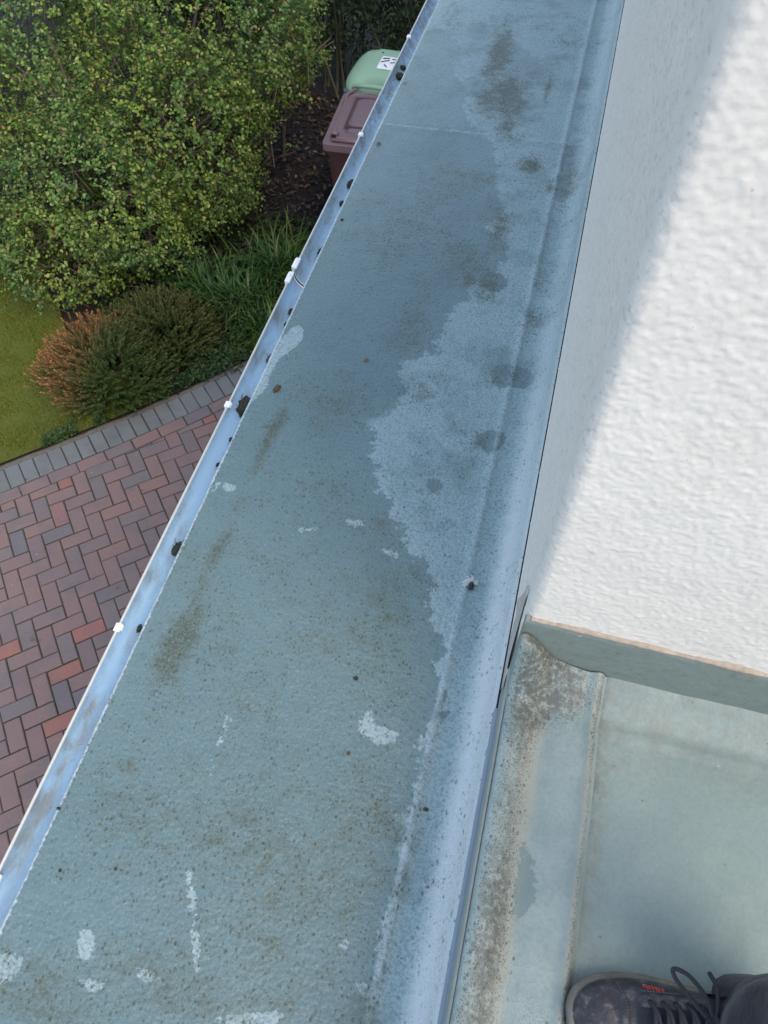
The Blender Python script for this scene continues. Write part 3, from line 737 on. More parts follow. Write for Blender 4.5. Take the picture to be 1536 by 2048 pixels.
course(W1, W2, .198, bricks_V, bricks_F, -3.57)
drive = mesh('driveway', bricks_V, bricks_F, M_brick); tag(drive, None, None, None, 'structure')
gV, gF = [], []; course(0, W1, .0985, gV, gF, -3.60)
ge = mesh('paving_edge', gV, gF, M_grey); tag(ge, None, None, None, 'structure')
flat('paving_bed', [st2xy(s, tcurve(s)+.002) for s in np.arange(-4, 3.1, .1)] + [(-.55, 4.5), (-.55, -2.5), (-2.5, -2.5)], .006, M_joint)
# concrete haunch along the outside of the paving
hV, hF = [], []
ss = np.arange(-3.6, 3.0, .02)
for s in ss:
    t = tcurve(s); n_ = noise.noise(Vector((s*7, 0, 0)))*.008+noise.noise(Vector((s*30, 3, 0)))*.003
    for dt, z in ((.002, -.01), (.003, .012), (.012, .014), (.036+n_, .010), (.052+n_, -.004)):
        x, y = st2xy(s, t+dt); hV.append((x, y, z+noise.noise(Vector((s*25, dt*99, 2)))*.003))
hf = grid(len(ss), 5)
tag(mesh('concrete_haunch', hV, hf, simple('mossy_concrete', (.12, .105, .085), .95, .5, 30, .7, 120), smooth=True), None, None, None, 'structure')

# ================================================================== PLANTS
def in_poly(P, poly): return sdist(P, poly) > 0
def blade_strip(base, dirs, length, width, bend, nseg=3):
    """curved ribbons. returns (n*nseg,4,3)"""
    n = len(base); up = np.array([0, 0, 1.0]); side = np.cross(dirs, up); side /= np.linalg.norm(side, axis=1)[:, None]+1e-9
    prev = None; Q = []
    for k in range(nseg+1):
        t = k/nseg
        a = t*bend
        p = base + (up*(np.sin(a)/np.maximum(bend, 1e-3))[:, None] + dirs*((1-np.cos(a))/np.maximum(bend, 1e-3))[:, None])*length[:, None]
        wv = side*(width*(1-t**1.6)*.5+.0003)[:, None]
        l, r = p-wv, p+wv
        if prev is not None: Q.append(np.stack([prev[0], prev[1], r, l], 1))
        prev = (l, r)
    return Q
def ribbons(name, base, dirs, length, width, bend, nseg, mat, **k):
    Q = blade_strip(base, dirs, length, width, bend, nseg)
    n = len(base); A = np.stack(Q, 1)        # n,nseg,4,3
    V = np.zeros((n, (nseg+1)*2, 3))
    for s in range(nseg): V[:, 2*s] = A[:, s, 0]; V[:, 2*s+1] = A[:, s, 1]
    V[:, 2*nseg] = A[:, -1, 3]; V[:, 2*nseg+1] = A[:, -1, 2]
    off = k.pop('off', None)
    VV = V.reshape(-1, 3)
    if off is not None: VV = VV - np.array(off)
    m = (nseg+1)*2; f = np.array([(2*s, 2*s+1, 2*s+3, 2*s+2) for s in range(nseg)])
    F = (np.arange(n)*m)[:, None, None] + f[None]; F = F.reshape(-1, 4)
    me = bpy.data.meshes.new(name); me.vertices.add(len(VV)); me.vertices.foreach_set('co', VV.ravel())
    me.loops.add(F.size); me.loops.foreach_set('vertex_index', F.ravel()); me.polygons.add(len(F))
    me.polygons.foreach_set('loop_start', np.arange(len(F))*4); me.polygons.foreach_set('loop_total', np.full(len(F), 4))
    me.materials.append(mat); me.update(calc_edges=True)
    o = link(bpy.data.objects.new(name, me), k.get('parent'))
    return o
def unit2(n):
    a = rng.uniform(0, 2*np.pi, n); return np.stack([np.cos(a), np.sin(a), np.zeros(n)], 1)
# lawn grass
M_grass = mat_leaf('lawn_grass', [(0, (.080, .120, .010)), (.35, (.12, .165, .016)), (.7, (.17, .20, .022)), (.93, (.19, .175, .04)), (1, (.19, .15, .06))], .55, .2)
N = 150000
B = np.stack([rng.uniform(-5.6, -2.3, N), rng.uniform(1.4, 5.2, N)], 1)
B = B[in_poly(B, LAWN)]; d2 = sdist(B, LAWN); vn = np.array([noise.noise(Vector((p[0]*5, p[1]*5, 0))) for p in B])
B = B[(rng.random(len(B)) < np.clip(.62+vn*1.7, .06, 1))]
n = len(B)
tag(ribbons('lawn_grass', np.column_stack([B, np.zeros(n)]), unit2(n), rng.uniform(.014, .036, n), rng.uniform(.0022, .0042, n), rng.uniform(.3, 1.5, n), 2, M_grass),
    'short mossy yellow-green lawn beside the curved paving edge', 'grass', None, 'stuff')
# low weeds along the paving edge, small leaves
def leaf_cloud(C, nrm, size, aspect=.55, fold=.25, jitter=1.0, tipdir=None):
    """diamond leaves folded on the midrib: returns (n,4,3) centred on C with normals near nrm"""
    n = len(C)
    N_ = nrm + rng.normal(0, jitter, (n, 3))*.55; N_ /= np.linalg.norm(N_, axis=1)[:, None]
    T = rng.normal(0, 1, (n, 3)) if tipdir is None else tipdir + rng.normal(0, .5, (n, 3))
    T -= N_*np.sum(T*N_, 1)[:, None]; T /= np.linalg.norm(T, axis=1)[:, None]
    Bv = np.cross(N_, T); s = size[:, None]
    a = C - T*s*.5; b = C + T*s*.5
    l = C + Bv*s*aspect*.5 + N_*s*fold*.35 - T*s*.05; r = C - Bv*s*aspect*.5 + N_*s*fold*.35 - T*s*.05
    l2 = l*.72 + b*.28 + Bv*s*aspect*.10; r2 = r*.72 + b*.28 - Bv*s*aspect*.10
    return np.stack([a, r, r2, b, l2, l], 1)
M_weed = mat_leaf('weed_leaf', [(0, (.025, .05, .018)), (.5, (.04, .08, .022)), (1, (.07, .12, .03))], .5, .2)
N = 9000
s = rng.uniform(-.35, 2.4, N); t = np.array([tcurve(v) for v in s]) + .045 + np.abs(rng.normal(0, .13, N))*np.clip((s+.6)*.9, .15, 1.3)
C = np.stack([S2*(s-t), S2*(s+t), rng.uniform(.008, .075, N)], 1)
wn = np.array([noise.noise(Vector((p[0]*6, p[1]*6, 2))) for p in C]); keep = (wn > -.1) | (s > .9); C = C[keep]
tag(quads_mesh('ground_weeds', leaf_cloud(C, np.array([[0, 0, 1.]]), rng.uniform(.012, .03, len(C)), .7), M_weed),
    'low green weeds growing between the lawn edge and the grey edging blocks', 'weeds', None, 'stuff')

# strappy grass clumps
M_strap = mat_leaf('strap_leaf', [(0, (.015, .045, .012)), (.5, (.034, .092, .020)), (.85, (.08, .17, .04)), (1, (.16, .16, .06))], .35, .15)
def strap_clump(c, n, L, spread, label):
    base = np.column_stack([rng.normal(c[0], spread*.45, n), rng.normal(c[1], spread*.45, n), np.zeros(n)])
    d = base - np.array([c[0], c[1], 0]); d[:, 2] = 0; d = d/(np.linalg.norm(d, axis=1)[:, None]+1e-6) + unit2(n)*1.3; d /= np.linalg.norm(d, axis=1)[:, None]
    o = ribbons('strap_leaf_clump', base, d, rng.uniform(.40, 1.0, n)*L*.85, rng.uniform(.009, .019, n), rng.uniform(.8, 2.8, n), 6, M_strap, off=(c[0], c[1], 0))
    o.location = (c[0], c[1], 0); tag(o, label, 'plant', 'strappy-leaved plants in the bed under the gutter')
strap_clump((-2.373,4.381), 420, .42, .26, 'long arching strappy green leaves in front of the dark mulch, left of the gutter joint')
strap_clump((-2.165,4.876), 420, .46, .28, 'tallest strappy leaf clump hard against the gutter joint')
strap_clump((-2.712,4.482), 300, .38, .24, 'dark strappy leaf clump tucked against the foot of the big shrub')
strap_clump((-2.084,4.158), 240, .30, .22, 'small strappy leaf clump between the heather and the gutter')
# rough dark ground cover between
N = 16000
CB = [(-3.0, 3.55), (-2.45, 3.35), (-1.7, 4.0), (-1.6, 5.4), (-2.3, 5.6), (-3.2, 5.2), (-3.6, 4.2)]
C = np.column_stack([rng.uniform(-3.7, -1.5, N), rng.uniform(3.2, 5.6, N), np.abs(rng.normal(.05, .05, N))]); C = C[in_poly(C[:, :2], CB)]
M_cover = mat_leaf('ground_cover', [(0, (.012, .028, .012)), (.6, (.022, .048, .018)), (1, (.04, .07, .022))], .5, .15)
tag(quads_mesh('ground_cover', leaf_cloud(C, np.array([[0, 0, 1.]]), rng.uniform(.02, .05, len(C)), .4), M_cover),
    'dark green ground cover filling the bed around the strappy plants', 'ground cover', None, 'stuff')

# heather: two bushes of upright needle sprigs, rusty at the tips
def mat_heather():
    m = NM('heather', .6, .3)
    tip = m.attr('tip'); r = m.island()
    g_ = m.mix(r, (.022, .050, .014), (.085, .125, .028)); o_ = m.mix(r, (.24, .10, .035), (.46, .20, .085))
    return m.out(m.mix(tip, g_, o_))
M_heather = mat_heather()
def heather(c, rx, ry, h, n, rust, label):
    Q = []; T = []
    for _ in range(n):
        a = rnd.uniform(0, 2*math.pi); q = math.sqrt(rnd.random())
        bx, by = c[0]+rx*q*.75*math.cos(a), c[1]+ry*q*.75*math.sin(a)
        lean = Vector((math.cos(a)*rx, math.sin(a)*ry, 0)).normalized()*q*1.25 + Vector((rnd.gauss(0, .34), rnd.gauss(0, .34), 0)) + Vector((0, 0, 1))
        lean.normalize()
        L = h*rnd.uniform(.45, 1.0)*(1.0-.18*q); hz = h*(1-q*q)*.5*(1+1.1*noise.noise(Vector((bx*5, by*5, 1))))
        top = Vector((bx, by, hz)) + lean*L; b0 = top - lean*min(L, .17)
        k_ = rust(top, q)*rnd.uniform(.55, 1.25)
        m_ = 11; side = lean.cross(Vector((rnd.gauss(0, 1), rnd.gauss(0, 1), .2))).normalized(); s2 = lean.cross(side)
        for k in range(m_):
            t = k/(m_-1); p = b0.lerp(top, t); wd = .0165*(1-.45*t); ang_ = k*2.4+a
            d = (side*math.cos(ang_)+s2*math.sin(ang_))
            e = d.cross(lean)*.0055
            q0 = p - lean*.004; q1 = p + d*wd + lean*.011
            Q.append([q0-e, q0+e, q1+e*.6, q1-e*.6]); T.append(min(1, max(0, k_*(t-.25)*1.5)))
            q1 = p - d*wd + lean*.010; Q.append([q0-e, q0+e, q1+e*.6, q1-e*.6]); T.append(T[-1])
        Q.append([b0-side*.002, b0+side*.002, top+side*.001, top-side*.001]); T.append(.35)
    P = np.array([[tuple(v) for v in q] for q in Q])
    o = quads_mesh('heather', P, M_heather, None, {'tip': np.array(T)}, off=(c[0], c[1], 0)); o.location = (c[0], c[1], 0)
    tag(o, label, 'heather', 'heather bushes by the lawn corner')
hc = (-2.991,3.388)
heather(hc, .48, .40, .36, 950, lambda p, q: min(1.0, max(.0, 1.15 - (p.x-(hc[0]-.34))*2.3 - max(0, (hc[1]-.05)-p.y)*.2)), 'rounded heather bush with rusty orange tips beside the lawn')
hc2 = (-2.740,3.857)
heather(hc2, .42, .36, .30, 620, lambda p, q: .10, 'dark green heather bush with few rusty tips, behind the rusty one')

# leaf litter and wood chips on the bed
def litter(N, box, sz, name, cols, label, z=(.006, .03), asp=.45):
    C = np.column_stack([rng.uniform(box[0], box[1], N), rng.uniform(box[2], box[3], N), rng.uniform(*z, N)])
    m = mat_leaf(name, cols, .7, .0)
    tag(quads_mesh(name, leaf_cloud(C, np.array([[0, 0, 1.]]), rng.uniform(*sz, N), asp, .3, .7), m), label, 'leaf litter', None, 'stuff')
litter(9000, (-4, -.65, 4.7, 7.6), (.025, .075), 'leaf_litter', [(0, (.012, .010, .013)), (.55, (.028, .022, .022)), (.85, (.06, .042, .034)), (.96, (.11, .08, .06)), (1, (.17, .14, .11))],
       'dark wood chips and fallen leaves on the bed beside the bins')

litter(26, (-3.4, -1.9, 1.5, 3.6), (.012, .03), 'fallen_leaves', [(0, (.10, .06, .03)), (.6, (.18, .11, .05)), (1, (.25, .2, .1))],
       'a few small fallen leaves scattered over the paving and the lawn edge', (.020, .026))
# big loose shrub: many small leaves on twigs, bounded by overlapping lobes
M_shrub = mat_leaf('shrub_leaf', [(0, (.022, .058, .014)), (.22, (.050, .115, .026)), (.48, (.092, .18, .040)), (.72, (.15, .25, .055)), (.88, (.26, .35, .10)), (.945, (.24, .23, .075)), (.98, (.20, .12, .055)), (1, (.14, .14, .14))], .36, .28)
LOBES = [((-4.55, 5.0, .85), (.98, 1.0, .85)), ((-3.55, 4.75, .62), (.72, .72, .66)), ((-3.1, 5.25, .95), (.72, .75, .72)), ((-4.0, 5.7, 1.35), (1.1, 1.0, .9)),
         ((-2.95, 5.75, 1.45), (.68, .75, .65)), ((-3.6, 6.6, 1.5), (1.2, 1.2, .95)), ((-5.2, 5.9, 1.1), (1.2, 1.2, 1.0)), ((-5.6, 7.2, 1.4), (1.6, 1.6, 1.2)), ((-3.70, 4.28, .36), (.46, .44, .40)), ((-4.15, 4.45, .45), (.45, .42, .42)), ((-3.25, 4.65, .45), (.50, .45, .42)), ((-2.80, 6.1, 1.30), (.66, .75, .66)), ((-2.95, 5.2, .62), (.50, .52, .45))]
def lobe_points(N, lobes, shell=(.72, 1.08), seed=1):
    out = []; nr = []; vol = np.array([l[1][0]*l[1][1]+l[1][1]*l[1][2] for l in lobes]); cnt = (vol/vol.sum()*N).astype(int)
    for (c, r), k in zip(lobes, cnt):
        d = rng.normal(0, 1, (k, 3)); d /= np.linalg.norm(d, axis=1)[:, None]
        f = np.array([1 + .16*noise.noise(Vector(v)*2.3+Vector(c)*3) + .10*noise.noise(Vector(v)*6+Vector(c)) for v in d])
        q = rng.uniform(*shell, k)**.7*f; q *= np.where(rng.random(k) < .07, rng.uniform(1.0, 1.2, k), 1.0)
        p = np.array(c)+d*np.array(r)*q[:, None]
        out.append(p); nr.append(d)
    P = np.concatenate(out); Nn = np.concatenate(nr)
    # discard points buried in another lobe
    keep = np.ones(len(P), bool)
    for c, r in lobes:
        e = np.sum(((P-np.array(c))/np.array(r))**2, 1); keep &= ~(e < .40)
    keep &= P[:, 2] > .06
    return P[keep], Nn[keep]
def shrub(name, lobes, ntw, per, size, mat, gap=.0, view=None):
    P, Nn = lobe_points(ntw, lobes)
    gn = np.array([noise.noise(Vector(p)*4.2)+.6*noise.noise(Vector(p)*9) for p in P]); k = gn > gap; P, Nn = P[k], Nn[k]
    # each point is a sprig of leaves
    n = len(P); d = Nn*.8 + rng.normal(0, .6, (n, 3)) + np.array([0, 0, .35]); d /= np.linalg.norm(d, axis=1)[:, None]
    C = []; NN = []; TD = []; sz = []
    for j in range(per):
        t = (j/(per-1))*.105
        s_ = rng.normal(0, 1, (n, 3)); s_ -= d*np.sum(s_*d, 1)[:, None]; s_ /= np.linalg.norm(s_, axis=1)[:, None]
        C.append(P + d*t + s_*.018); NN.append(Nn*.5+np.array([0, 0, .8])+d*.2); TD.append(s_*.9+d*.6); sz.append(rng.uniform(*size, n)*(1-.25*j/per))
    C = np.concatenate(C); NN = np.concatenate(NN); TD = np.concatenate(TD); sz = np.concatenate(sz)
    return leaf_cloud(C, NN, sz, .62, .3, .75, TD), P, d
sx, sy = -4.1, 5.6
shr = empty('shrub', (sx, sy, 0)); tag(shr, 'big loose green shrub with small glossy leaves spreading over the lawn', 'shrub')
Lq, P, d = shrub('crown', LOBES, 33000, 8, (.022, .043), M_shrub, -.30)
cr = quads_mesh('crown', Lq, M_shrub, shr, off=(sx, sy, 0))
# twigs of the crown
sel = rng.choice(len(P), 3600, replace=False); parts = []
def twig_quads(P, d, L, wd):
    up = np.cross(d, rng.normal(0, 1, d.shape)); up /= np.linalg.norm(up, axis=1)[:, None]
    a = P - d*L; b = P + d*.09; w_ = up*wd
    q1 = np.stack([a-w_, a+w_, b+w_*.5, b-w_*.5], 1); w2 = np.cross(up, d)*wd
    return np.concatenate([q1, np.stack([a-w2, a+w2, b+w2*.5, b-w2*.5], 1)])
M_twg = simple('green_brown_twig', (.17, .13, .065), .8, .4, 30, .3)
quads_mesh('twigs', twig_quads(P[sel], d[sel], .22, .0022), M_twg, shr, off=(sx, sy, 0))
# limbs rising from the base
parts = []
for k in range(20):
    a = rnd.uniform(0, 2*math.pi); r0 = rnd.uniform(.1, .5); b = Vector((sx+r0*math.cos(a)+.3, sy+r0*math.sin(a)-.1, 0))
    lob = rnd.choice(LOBES); tgt = Vector(lob[0]) + Vector((rnd.gauss(0, .35)*lob[1][0], rnd.gauss(0, .35)*lob[1][1], rnd.uniform(-.5, .0)))
    m1 = b.lerp(tgt, .5) + Vector((rnd.gauss(0, .15), rnd.gauss(0, .15), rnd.uniform(0, .2)))
    pth = smooth_path([b, m1, tgt], 5); parts.append(tube(pth, [.026-.019*i/(len(pth)-1) for i in range(len(pth))], 6))
V, F = join(parts); mesh('trunk', V, F, M_branch, shr, True, off=(sx, sy, 0))
# dead wood sticking out of the right flank, exposed lower stems
def dead(px_pts, rads, n=5):
    return tube(smooth_path(px_pts, n), None or [rads[0]+(rads[1]-rads[0])*i/(len(smooth_path(px_pts, n))-1) for i in range(len(smooth_path(px_pts, n)))], 7)
parts = []
for k in range(34):
    a = Vector((rnd.uniform(-3.1, -2.55), rnd.uniform(5.1, 6.6), rnd.uniform(0, .25))); L = rnd.uniform(.3, .75)
    b = a + Vector((rnd.uniform(.0, .45), rnd.uniform(-.2, .25), rnd.uniform(.1, .8)))*L
    c = b + Vector((rnd.uniform(-.1, .3), rnd.uniform(-.25, .2), rnd.uniform(.0, .4)))*L*.8
    pth = smooth_path([a, b, c], 4); r0 = rnd.uniform(.006, .017)
    parts.append(tube(pth, [r0*(1-.6*i/(len(pth)-1)) for i in range(len(pth))], 6))
V, F = join(parts); mesh('bare_stems', V, F, M_branch, shr, True, off=(sx, sy, 0))
def worldpts(L): return [Vector(p) for p in L]
DB = [
 ([(*(-2.504,5.935), .95), (*(-2.339,6.035), 1.0), (*(-2.243,6.285), 1.05), (*(-2.131,6.458), 1.12)], .020, .006),
 ([(*(-2.243,6.285), 1.05), (*(-2.194,6.448), 1.04), (*(-2.152,6.595), 1.03)], .010, .004),
 ([(*(-2.623,5.766), .9), (*(-2.410,5.910), .95), (*(-2.321,6.146), .9), (*(-2.180,6.280), .90)], .022, .009),
 ([(*(-2.677,6.159), .9), (*(-2.467,6.275), .95), (*(-2.419,6.481), 1.0), (*(-2.384,6.486), 1.10)], .010, .004),
 ([(*(-2.716,6.194), .4), (*(-2.601,6.144), .6), (*(-2.566,6.056), .8)], .013, .012),
 ([(*(-2.995,5.586), .2), (*(-2.848,5.615), .3), (*(-2.761,5.733), .25)], .018, .007),
 ([(*(-2.815,5.689), .25), (*(-2.744,5.664), .2), (*(-2.692,5.626), .15)], .010, .006),
 ([(*(-2.869,5.610), .3), (*(-2.771,5.569), .5), (*(-2.666,5.537), .6)], .014, .008),
 ([(*(-2.950,5.563), .1), (*(-2.872,5.534), .3), (*(-2.842,5.430), .55)], .014, .010)]
parts = [dead(p, (a*.75, b*.75)) for p, a, b in DB]
for V, F in parts: mesh('dead_branch', V, F, M_branch, shr, True, off=(sx, sy, 0))

# tall hedge behind the bins
M_hedge = mat_leaf('hedge_leaf', [(0, (.012, .028, .012)), (.5, (.022, .05, .018)), (.85, (.04, .075, .024)), (1, (.075, .11, .035))], .45, .2)
hg = empty('hedge', (-2.2, 8.0, 0)); tag(hg, 'tall dark green hedge with bare upright stems behind the bins', 'hedge')
N = 80000
C = np.column_stack([rng.uniform(-5.2, -.2, N), 7.75+np.abs(rng.normal(0, .55, N))-.12, rng.uniform(.02, 2.6, N)])
zt_ = np.clip((C[:, 2]-.25)/.55, 0, 1); keep = (rng.random(N) < zt_*.97+.03) | (C[:, 1] > 8.15)
gn = np.array([noise.noise(Vector(p)*3.4) for p in C]); keep &= gn > -.22; C = C[keep]; C[:, 1] -= .25*np.clip(C[:, 2]-.4, 0, .8) - .12*gn[keep]
quads_mesh('crown', leaf_cloud(C, np.array([[0, -.7, .7]]), rng.uniform(.03, .06, len(C)), .55), M_hedge, hg, off=(-2.2, 8.0, 0))
parts = []
for k in range(150):
    x = rnd.uniform(-5.0, -.4); y = 7.55+abs(rnd.gauss(0, .35)); L = rnd.uniform(.7, 1.8)
    p0 = Vector((x, y, 0)); p1 = p0+Vector((rnd.gauss(0, .07), rnd.gauss(0, .06), L*.5)); p2 = p1 + Vector((rnd.gauss(0, .1), rnd.gauss(0, .08), L*.5))
    pth = smooth_path([p0, p1, p2], 4); r0 = rnd.uniform(.004, .017)
    parts.append(tube(pth, [r0*(1-.4*i/(len(pth)-1)) for i in range(len(pth))], 5))
V, F = join(parts); mesh('stems', V, F, M_stem, hg, True, off=(-2.2, 8.0, 0))

# ================================================================== BINS
M_brown = simple('brown_bin_plastic', (.165, .105, .108), .38, .15, 8, .15, 300)
M_brownD = simple('dark_brown_plastic', (.060, .022, .020), .5, .2, 8, .15, 300)
M_green = simple('pale_green_plastic', (.25, .40, .26), .42, .10, 6, .12, 300)
M_gbody = simple('slate_bin_plastic', (.07, .09, .10), .5, .15, 8, .15)
M_black = simple('black_rubber', (.012, .012, .013), .5, .2, 50, .1)
def rrect(hx, hy, r, n=5):
    out = []
    for cx_, cy_, a0 in ((hx-r, hy-r, 0), (-hx+r, hy-r, 90), (-hx+r, -hy+r, 180), (hx-r, -hy+r, 270)):
        for k in range(n+1):
            a = R(a0+90*k/n); out.append((cx_+r*math.cos(a), cy_+r*math.sin(a)))
    return out
def loft(rings, cap0=True, cap1=True):
    V = []; F = []; n = len(rings[0])
    for r in rings: V += [tuple(p) for p in r]
    for i in range(len(rings)-1):
        for k in range(n):
            k2 = (k+1) % n; F.append((i*n+k, i*n+k2, (i+1)*n+k2, (i+1)*n+k))
    if cap0: F.append(tuple(range(n-1, -1, -1)))
    if cap1: F.append(tuple(range((len(rings)-1)*n, len(rings)*n)))
    return V, F
def bin_body(par, mat, hx, hy, ht):
    rings = []
    for z, f, r in ((.06, .80, .05), (.10, .83, .05), (ht-.10, .955, .04), (ht-.085, .96, .04)):
        rings.append([(x, y, z) for x, y in rrect(hx*f, hy*f, r)])
    for z, e in ((ht-.084, .995), (ht-.02, 1.0), (ht-.004, .995)):
        rings.append([(x, y, z) for x, y in rrect(hx*e, hy*e, .03)])
    V, F = loft(rings); return mesh('body', V, F, mat, par)
def wheels(par, hx, hy):
    for s in (-1, 1):
        V, F = tube([(s*(hx-.05), hy-.06, .1), (s*(hx-.005), hy-.06, .1)], .1, 20); mesh('wheel', V, F, M_black, par)
# brown bin: flat lid, raised centre panel, hooked corners; front faces the camera
bx, by = -1.51, 5.45
bb = empty('wheelie_bin', (bx, by, 0)); bb.rotation_euler.z = R(3)
tag(bb, 'maroon brown wheelie bin with flat ribbed lid, in front of the green-lidded bin', 'bin')
bin_body(bb, M_brownD, .29, .345, 1.04)
fr = mesh('rim', *loft([[(x, y, z) for x, y in rrect(.305-e, .36-e, .03)] for z, e in ((.985, .004), (.990, 0), (1.040, 0), (1.046, .004))]), M_brown, bb)
lidr = [[(x, y, z) for x, y in rrect(.262-e, .320-e, .06)] for z, e in ((1.046, 0), (1.070, .002), (1.078, .010), (1.076, .022), (1.070, .030), (1.071, .095), (1.076, .100), (1.090, .108), (1.094, .116))]
lid = mesh('lid', *loft(lidr), M_brown, bb)
gr = [[(x, y+.005, z) for x, y in rrect(.150-e, .190-e, .05)] for z, e in ((1.090, -.008), (1.096, -.004), (1.097, .0), (1.110, .018), (1.112, .030))]
pnl = mesh('raised_panel', *loft(gr), M_brown, lid)
bm = bmesh.new(); box_bm(bm, (0, .005, 1.0955), (.342, .422, .003)); bm_obj('panel_groove', bm, M_brownD, lid, bevel=.001)
for s in (-1, 1):
    rg_ = [[(s*.222+x, -.285+y, z) for x, y in rrect(.030-e, .026-e, .020)] for z, e in ((1.060, 0), (1.098, .001), (1.106, .007))]
    nb = mesh('corner_lug', *loft(rg_), M_brown, lid)
    bm = bmesh.new(); box_bm(bm, (s*.222, -.312, 1.080), (.036, .006, .026)); bm_obj('slot', bm, M_black, nb)
    V, F = tube(smooth_path([(s*.25, .17, 1.05), (s*.25, .25, 1.085), (s*.20, .335, 1.09)], 5), .013, 8); mesh('hinge_arm', V, F, M_brown, lid, True)
V, F = tube([(-.235, -.322, 1.060), (.235, -.322, 1.060)], .014, 10); mesh('front_bar', V, F, M_brown, lid, True)
wheels(bb, .27, .33)
# green-lidded bin behind
gx, gy = -1.555, 6.125
gb = empty('wheelie_bin', (gx, gy, 0)); gb.rotation_euler.z = R(-3)
tag(gb, 'wheelie bin with domed pale green lid and white number sticker, behind the brown bin', 'bin')
bin_body(gb, M_gbody, .29, .30, 1.03)
NU, NV = 45, 45; V = []; F = []
def lidshape(u, v):
    """superellipse dome; v=-1 front"""
    th = u*2*math.pi; c, s = math.cos(th), math.sin(th); p = 3.4
    r = (abs(c)**p+abs(s)**p)**(-1/p)
    x = .315*r*c*v; y = .325*r*s*v
    z = 1.035 + .135*(1-v**3.2)**.75
    if v > .999: z = 1.02
    # finger recess at the front edge, shallow scoop at the back-left edge
    f = math.exp(-((x)/.14)**4)*math.exp(-((y+.310)/.075)**2); z -= .105*f
    f = math.exp(-((x+.02)/.12)**4)*math.exp(-((y-.265)/.05)**2); z -= .035*f
    return (x, y, z)
for i in range(NU):
    for j in range(NV): V.append(lidshape(i/NU, 1-(1-j/(NV-1))**1.6 if j < NV-1 else 1.0))
for i in range(NU):
    for j in range(NV-1):
        a = i*NV+j; b = ((i+1) % NU)*NV+j; F.append((a, b, b+1, a+1))
gl = mesh('lid', V, F, M_green, gb, True)
gl['label'] = 'domed pale green bin lid'
V, F = tube(smooth_path([(-.20, -.290, 1.075), (-.12, -.322, 1.105), (0, -.332, 1.115), (.12, -.322, 1.105), (.20, -.290, 1.075)], 6), .018, 8)
mesh('lid_handle', V, F, M_green, gl, True)
V, F = loft([[(x-.16, y*.5+.165, z) for x, y in rrect(.040, .026, .024)] for z in (1.150, 1.166)]); mesh('vent_slot', V, F, M_black, gl)
V, F = tube([(-.075, .09, 1.15), (-.075, .09, 1.1705)], .008, 10); mesh('drain_hole', V, F, M_black, gl)
# white sticker with black strokes, just above the dome
def on_dome(x, y, h):
    # numeric height of the dome at x,y
    best = min(V_l, key=lambda p: (p[0]-x)**2+(p[1]-y)**2); return best[2]+h
V_l = [v.co[:] for v in gl.data.vertices]
def patch(name, x0, x1, y0, y1, h, mat, skew=0):
    V = []; n = 8
    for i in range(n+1):
        for j in range(n+1):
            x = x0+(x1-x0)*i/n; y = y0+(y1-y0)*j/n+skew*i/n
            r = min(1, ((abs(x/.315))**3.4+(abs(y/.325))**3.4)**(1/3.4)); z = 1.035+.135*(1-r**3.2)**.75
            V.append((x, y, z+h))
    return mesh(name, V, grid(n+1, n+1), mat, gl)
stk = patch('sticker', -.055, .11, -.15, .03, .003, M_white)
for x0, x1, y0, y1, sk in ((-.045, .01, -.015, .002, .01), (-.045, .015, -.070, -.052, .035), (-.01, .02, -.10, -.085, -.03), (.03, .09, -.01, .005, 0), (.03, .09, -.07, -.055, .03)):
    patch('number_stroke', x0, x1, y0, y1, .0045, M_black, sk).parent = stk
wheels(gb, .27, .31)

# ================================================================== PERSON
M_shoe = None
def mat_shoe():
    m = NM('worn_black_leather', .5, .4)
    c = m.mix(m.noise(30, 5, .65), (.012, .013, .017), (.034, .036, .044))
    c = m.mix(m.ramp(m.noise(30, 8, .75), .46, .70, 0, .6), c, (.075, .082, .098))
    c = m.mix(m.ramp(m.noise(60, 8, .8), .50, .70, 0, .65), c, (.15, .138, .112))
    sc = m.noise(30, 4, .6, co=m.scale((1, 6, 1), rot=(0, 0, .5)))
    c = m.mix(m.ramp(sc, .66, .70, 0, .35), c, (.2, .2, .19))
    b = m.bump(m.noise(120, 5, .65), .5, .002); return m.out(c, m.ramp(m.noise(40), .3, .7, .32, .62), m.bump(m.vor(70, feature='F2'), .25, .002, b))
M_shoe = mat_shoe()
M_sole = simple('scuffed_dark_sole', (.135, .122, .100), .75, .5, 40, .5, 200)
M_lace = simple('black_cord', (.022, .023, .028), .85, .3, 200, .6, 900)
M_tr = None
def mat_cloth(name, a, b_):
    m = NM(name, .9, .2); c = m.mix(m.noise(40, 5), a, b_)
    wv = m.noise(900, 2); b = m.bump(wv, .3, .0008); m.b.inputs['Sheen Weight'].default_value = .15
    return m.out(c, None, m.bump(m.noise(16, 4, .6), .6, .012, b))
M_tr = mat_cloth('black_cotton', (.010, .010, .013), (.022, .022, .027)); M_sock = mat_cloth('dark_sock', (.014, .016, .022), (.024, .026, .034))
toe = Vector((.245, .083, ZD+.001)); heel = Vector((.543, .128, ZD+.001))
axis = (heel-toe).normalized(); sidev = Vector((-axis.y, axis.x, 0)); LS = (heel-toe).length
person = empty('person', (toe.x+.2, toe.y+.03, ZD)); tag(person, 'person in black trousers and worn black lace-up shoe standing on the deck', 'person')
OFF = (toe.x+.2, toe.y+.03, ZD)
def SP(u, v, z):
    """shoe space: u along from toe (0..1), v sideways (m), z up"""
    p = toe + axis*(u*LS) + sidev*v; return (p.x, p.y, ZD+z)
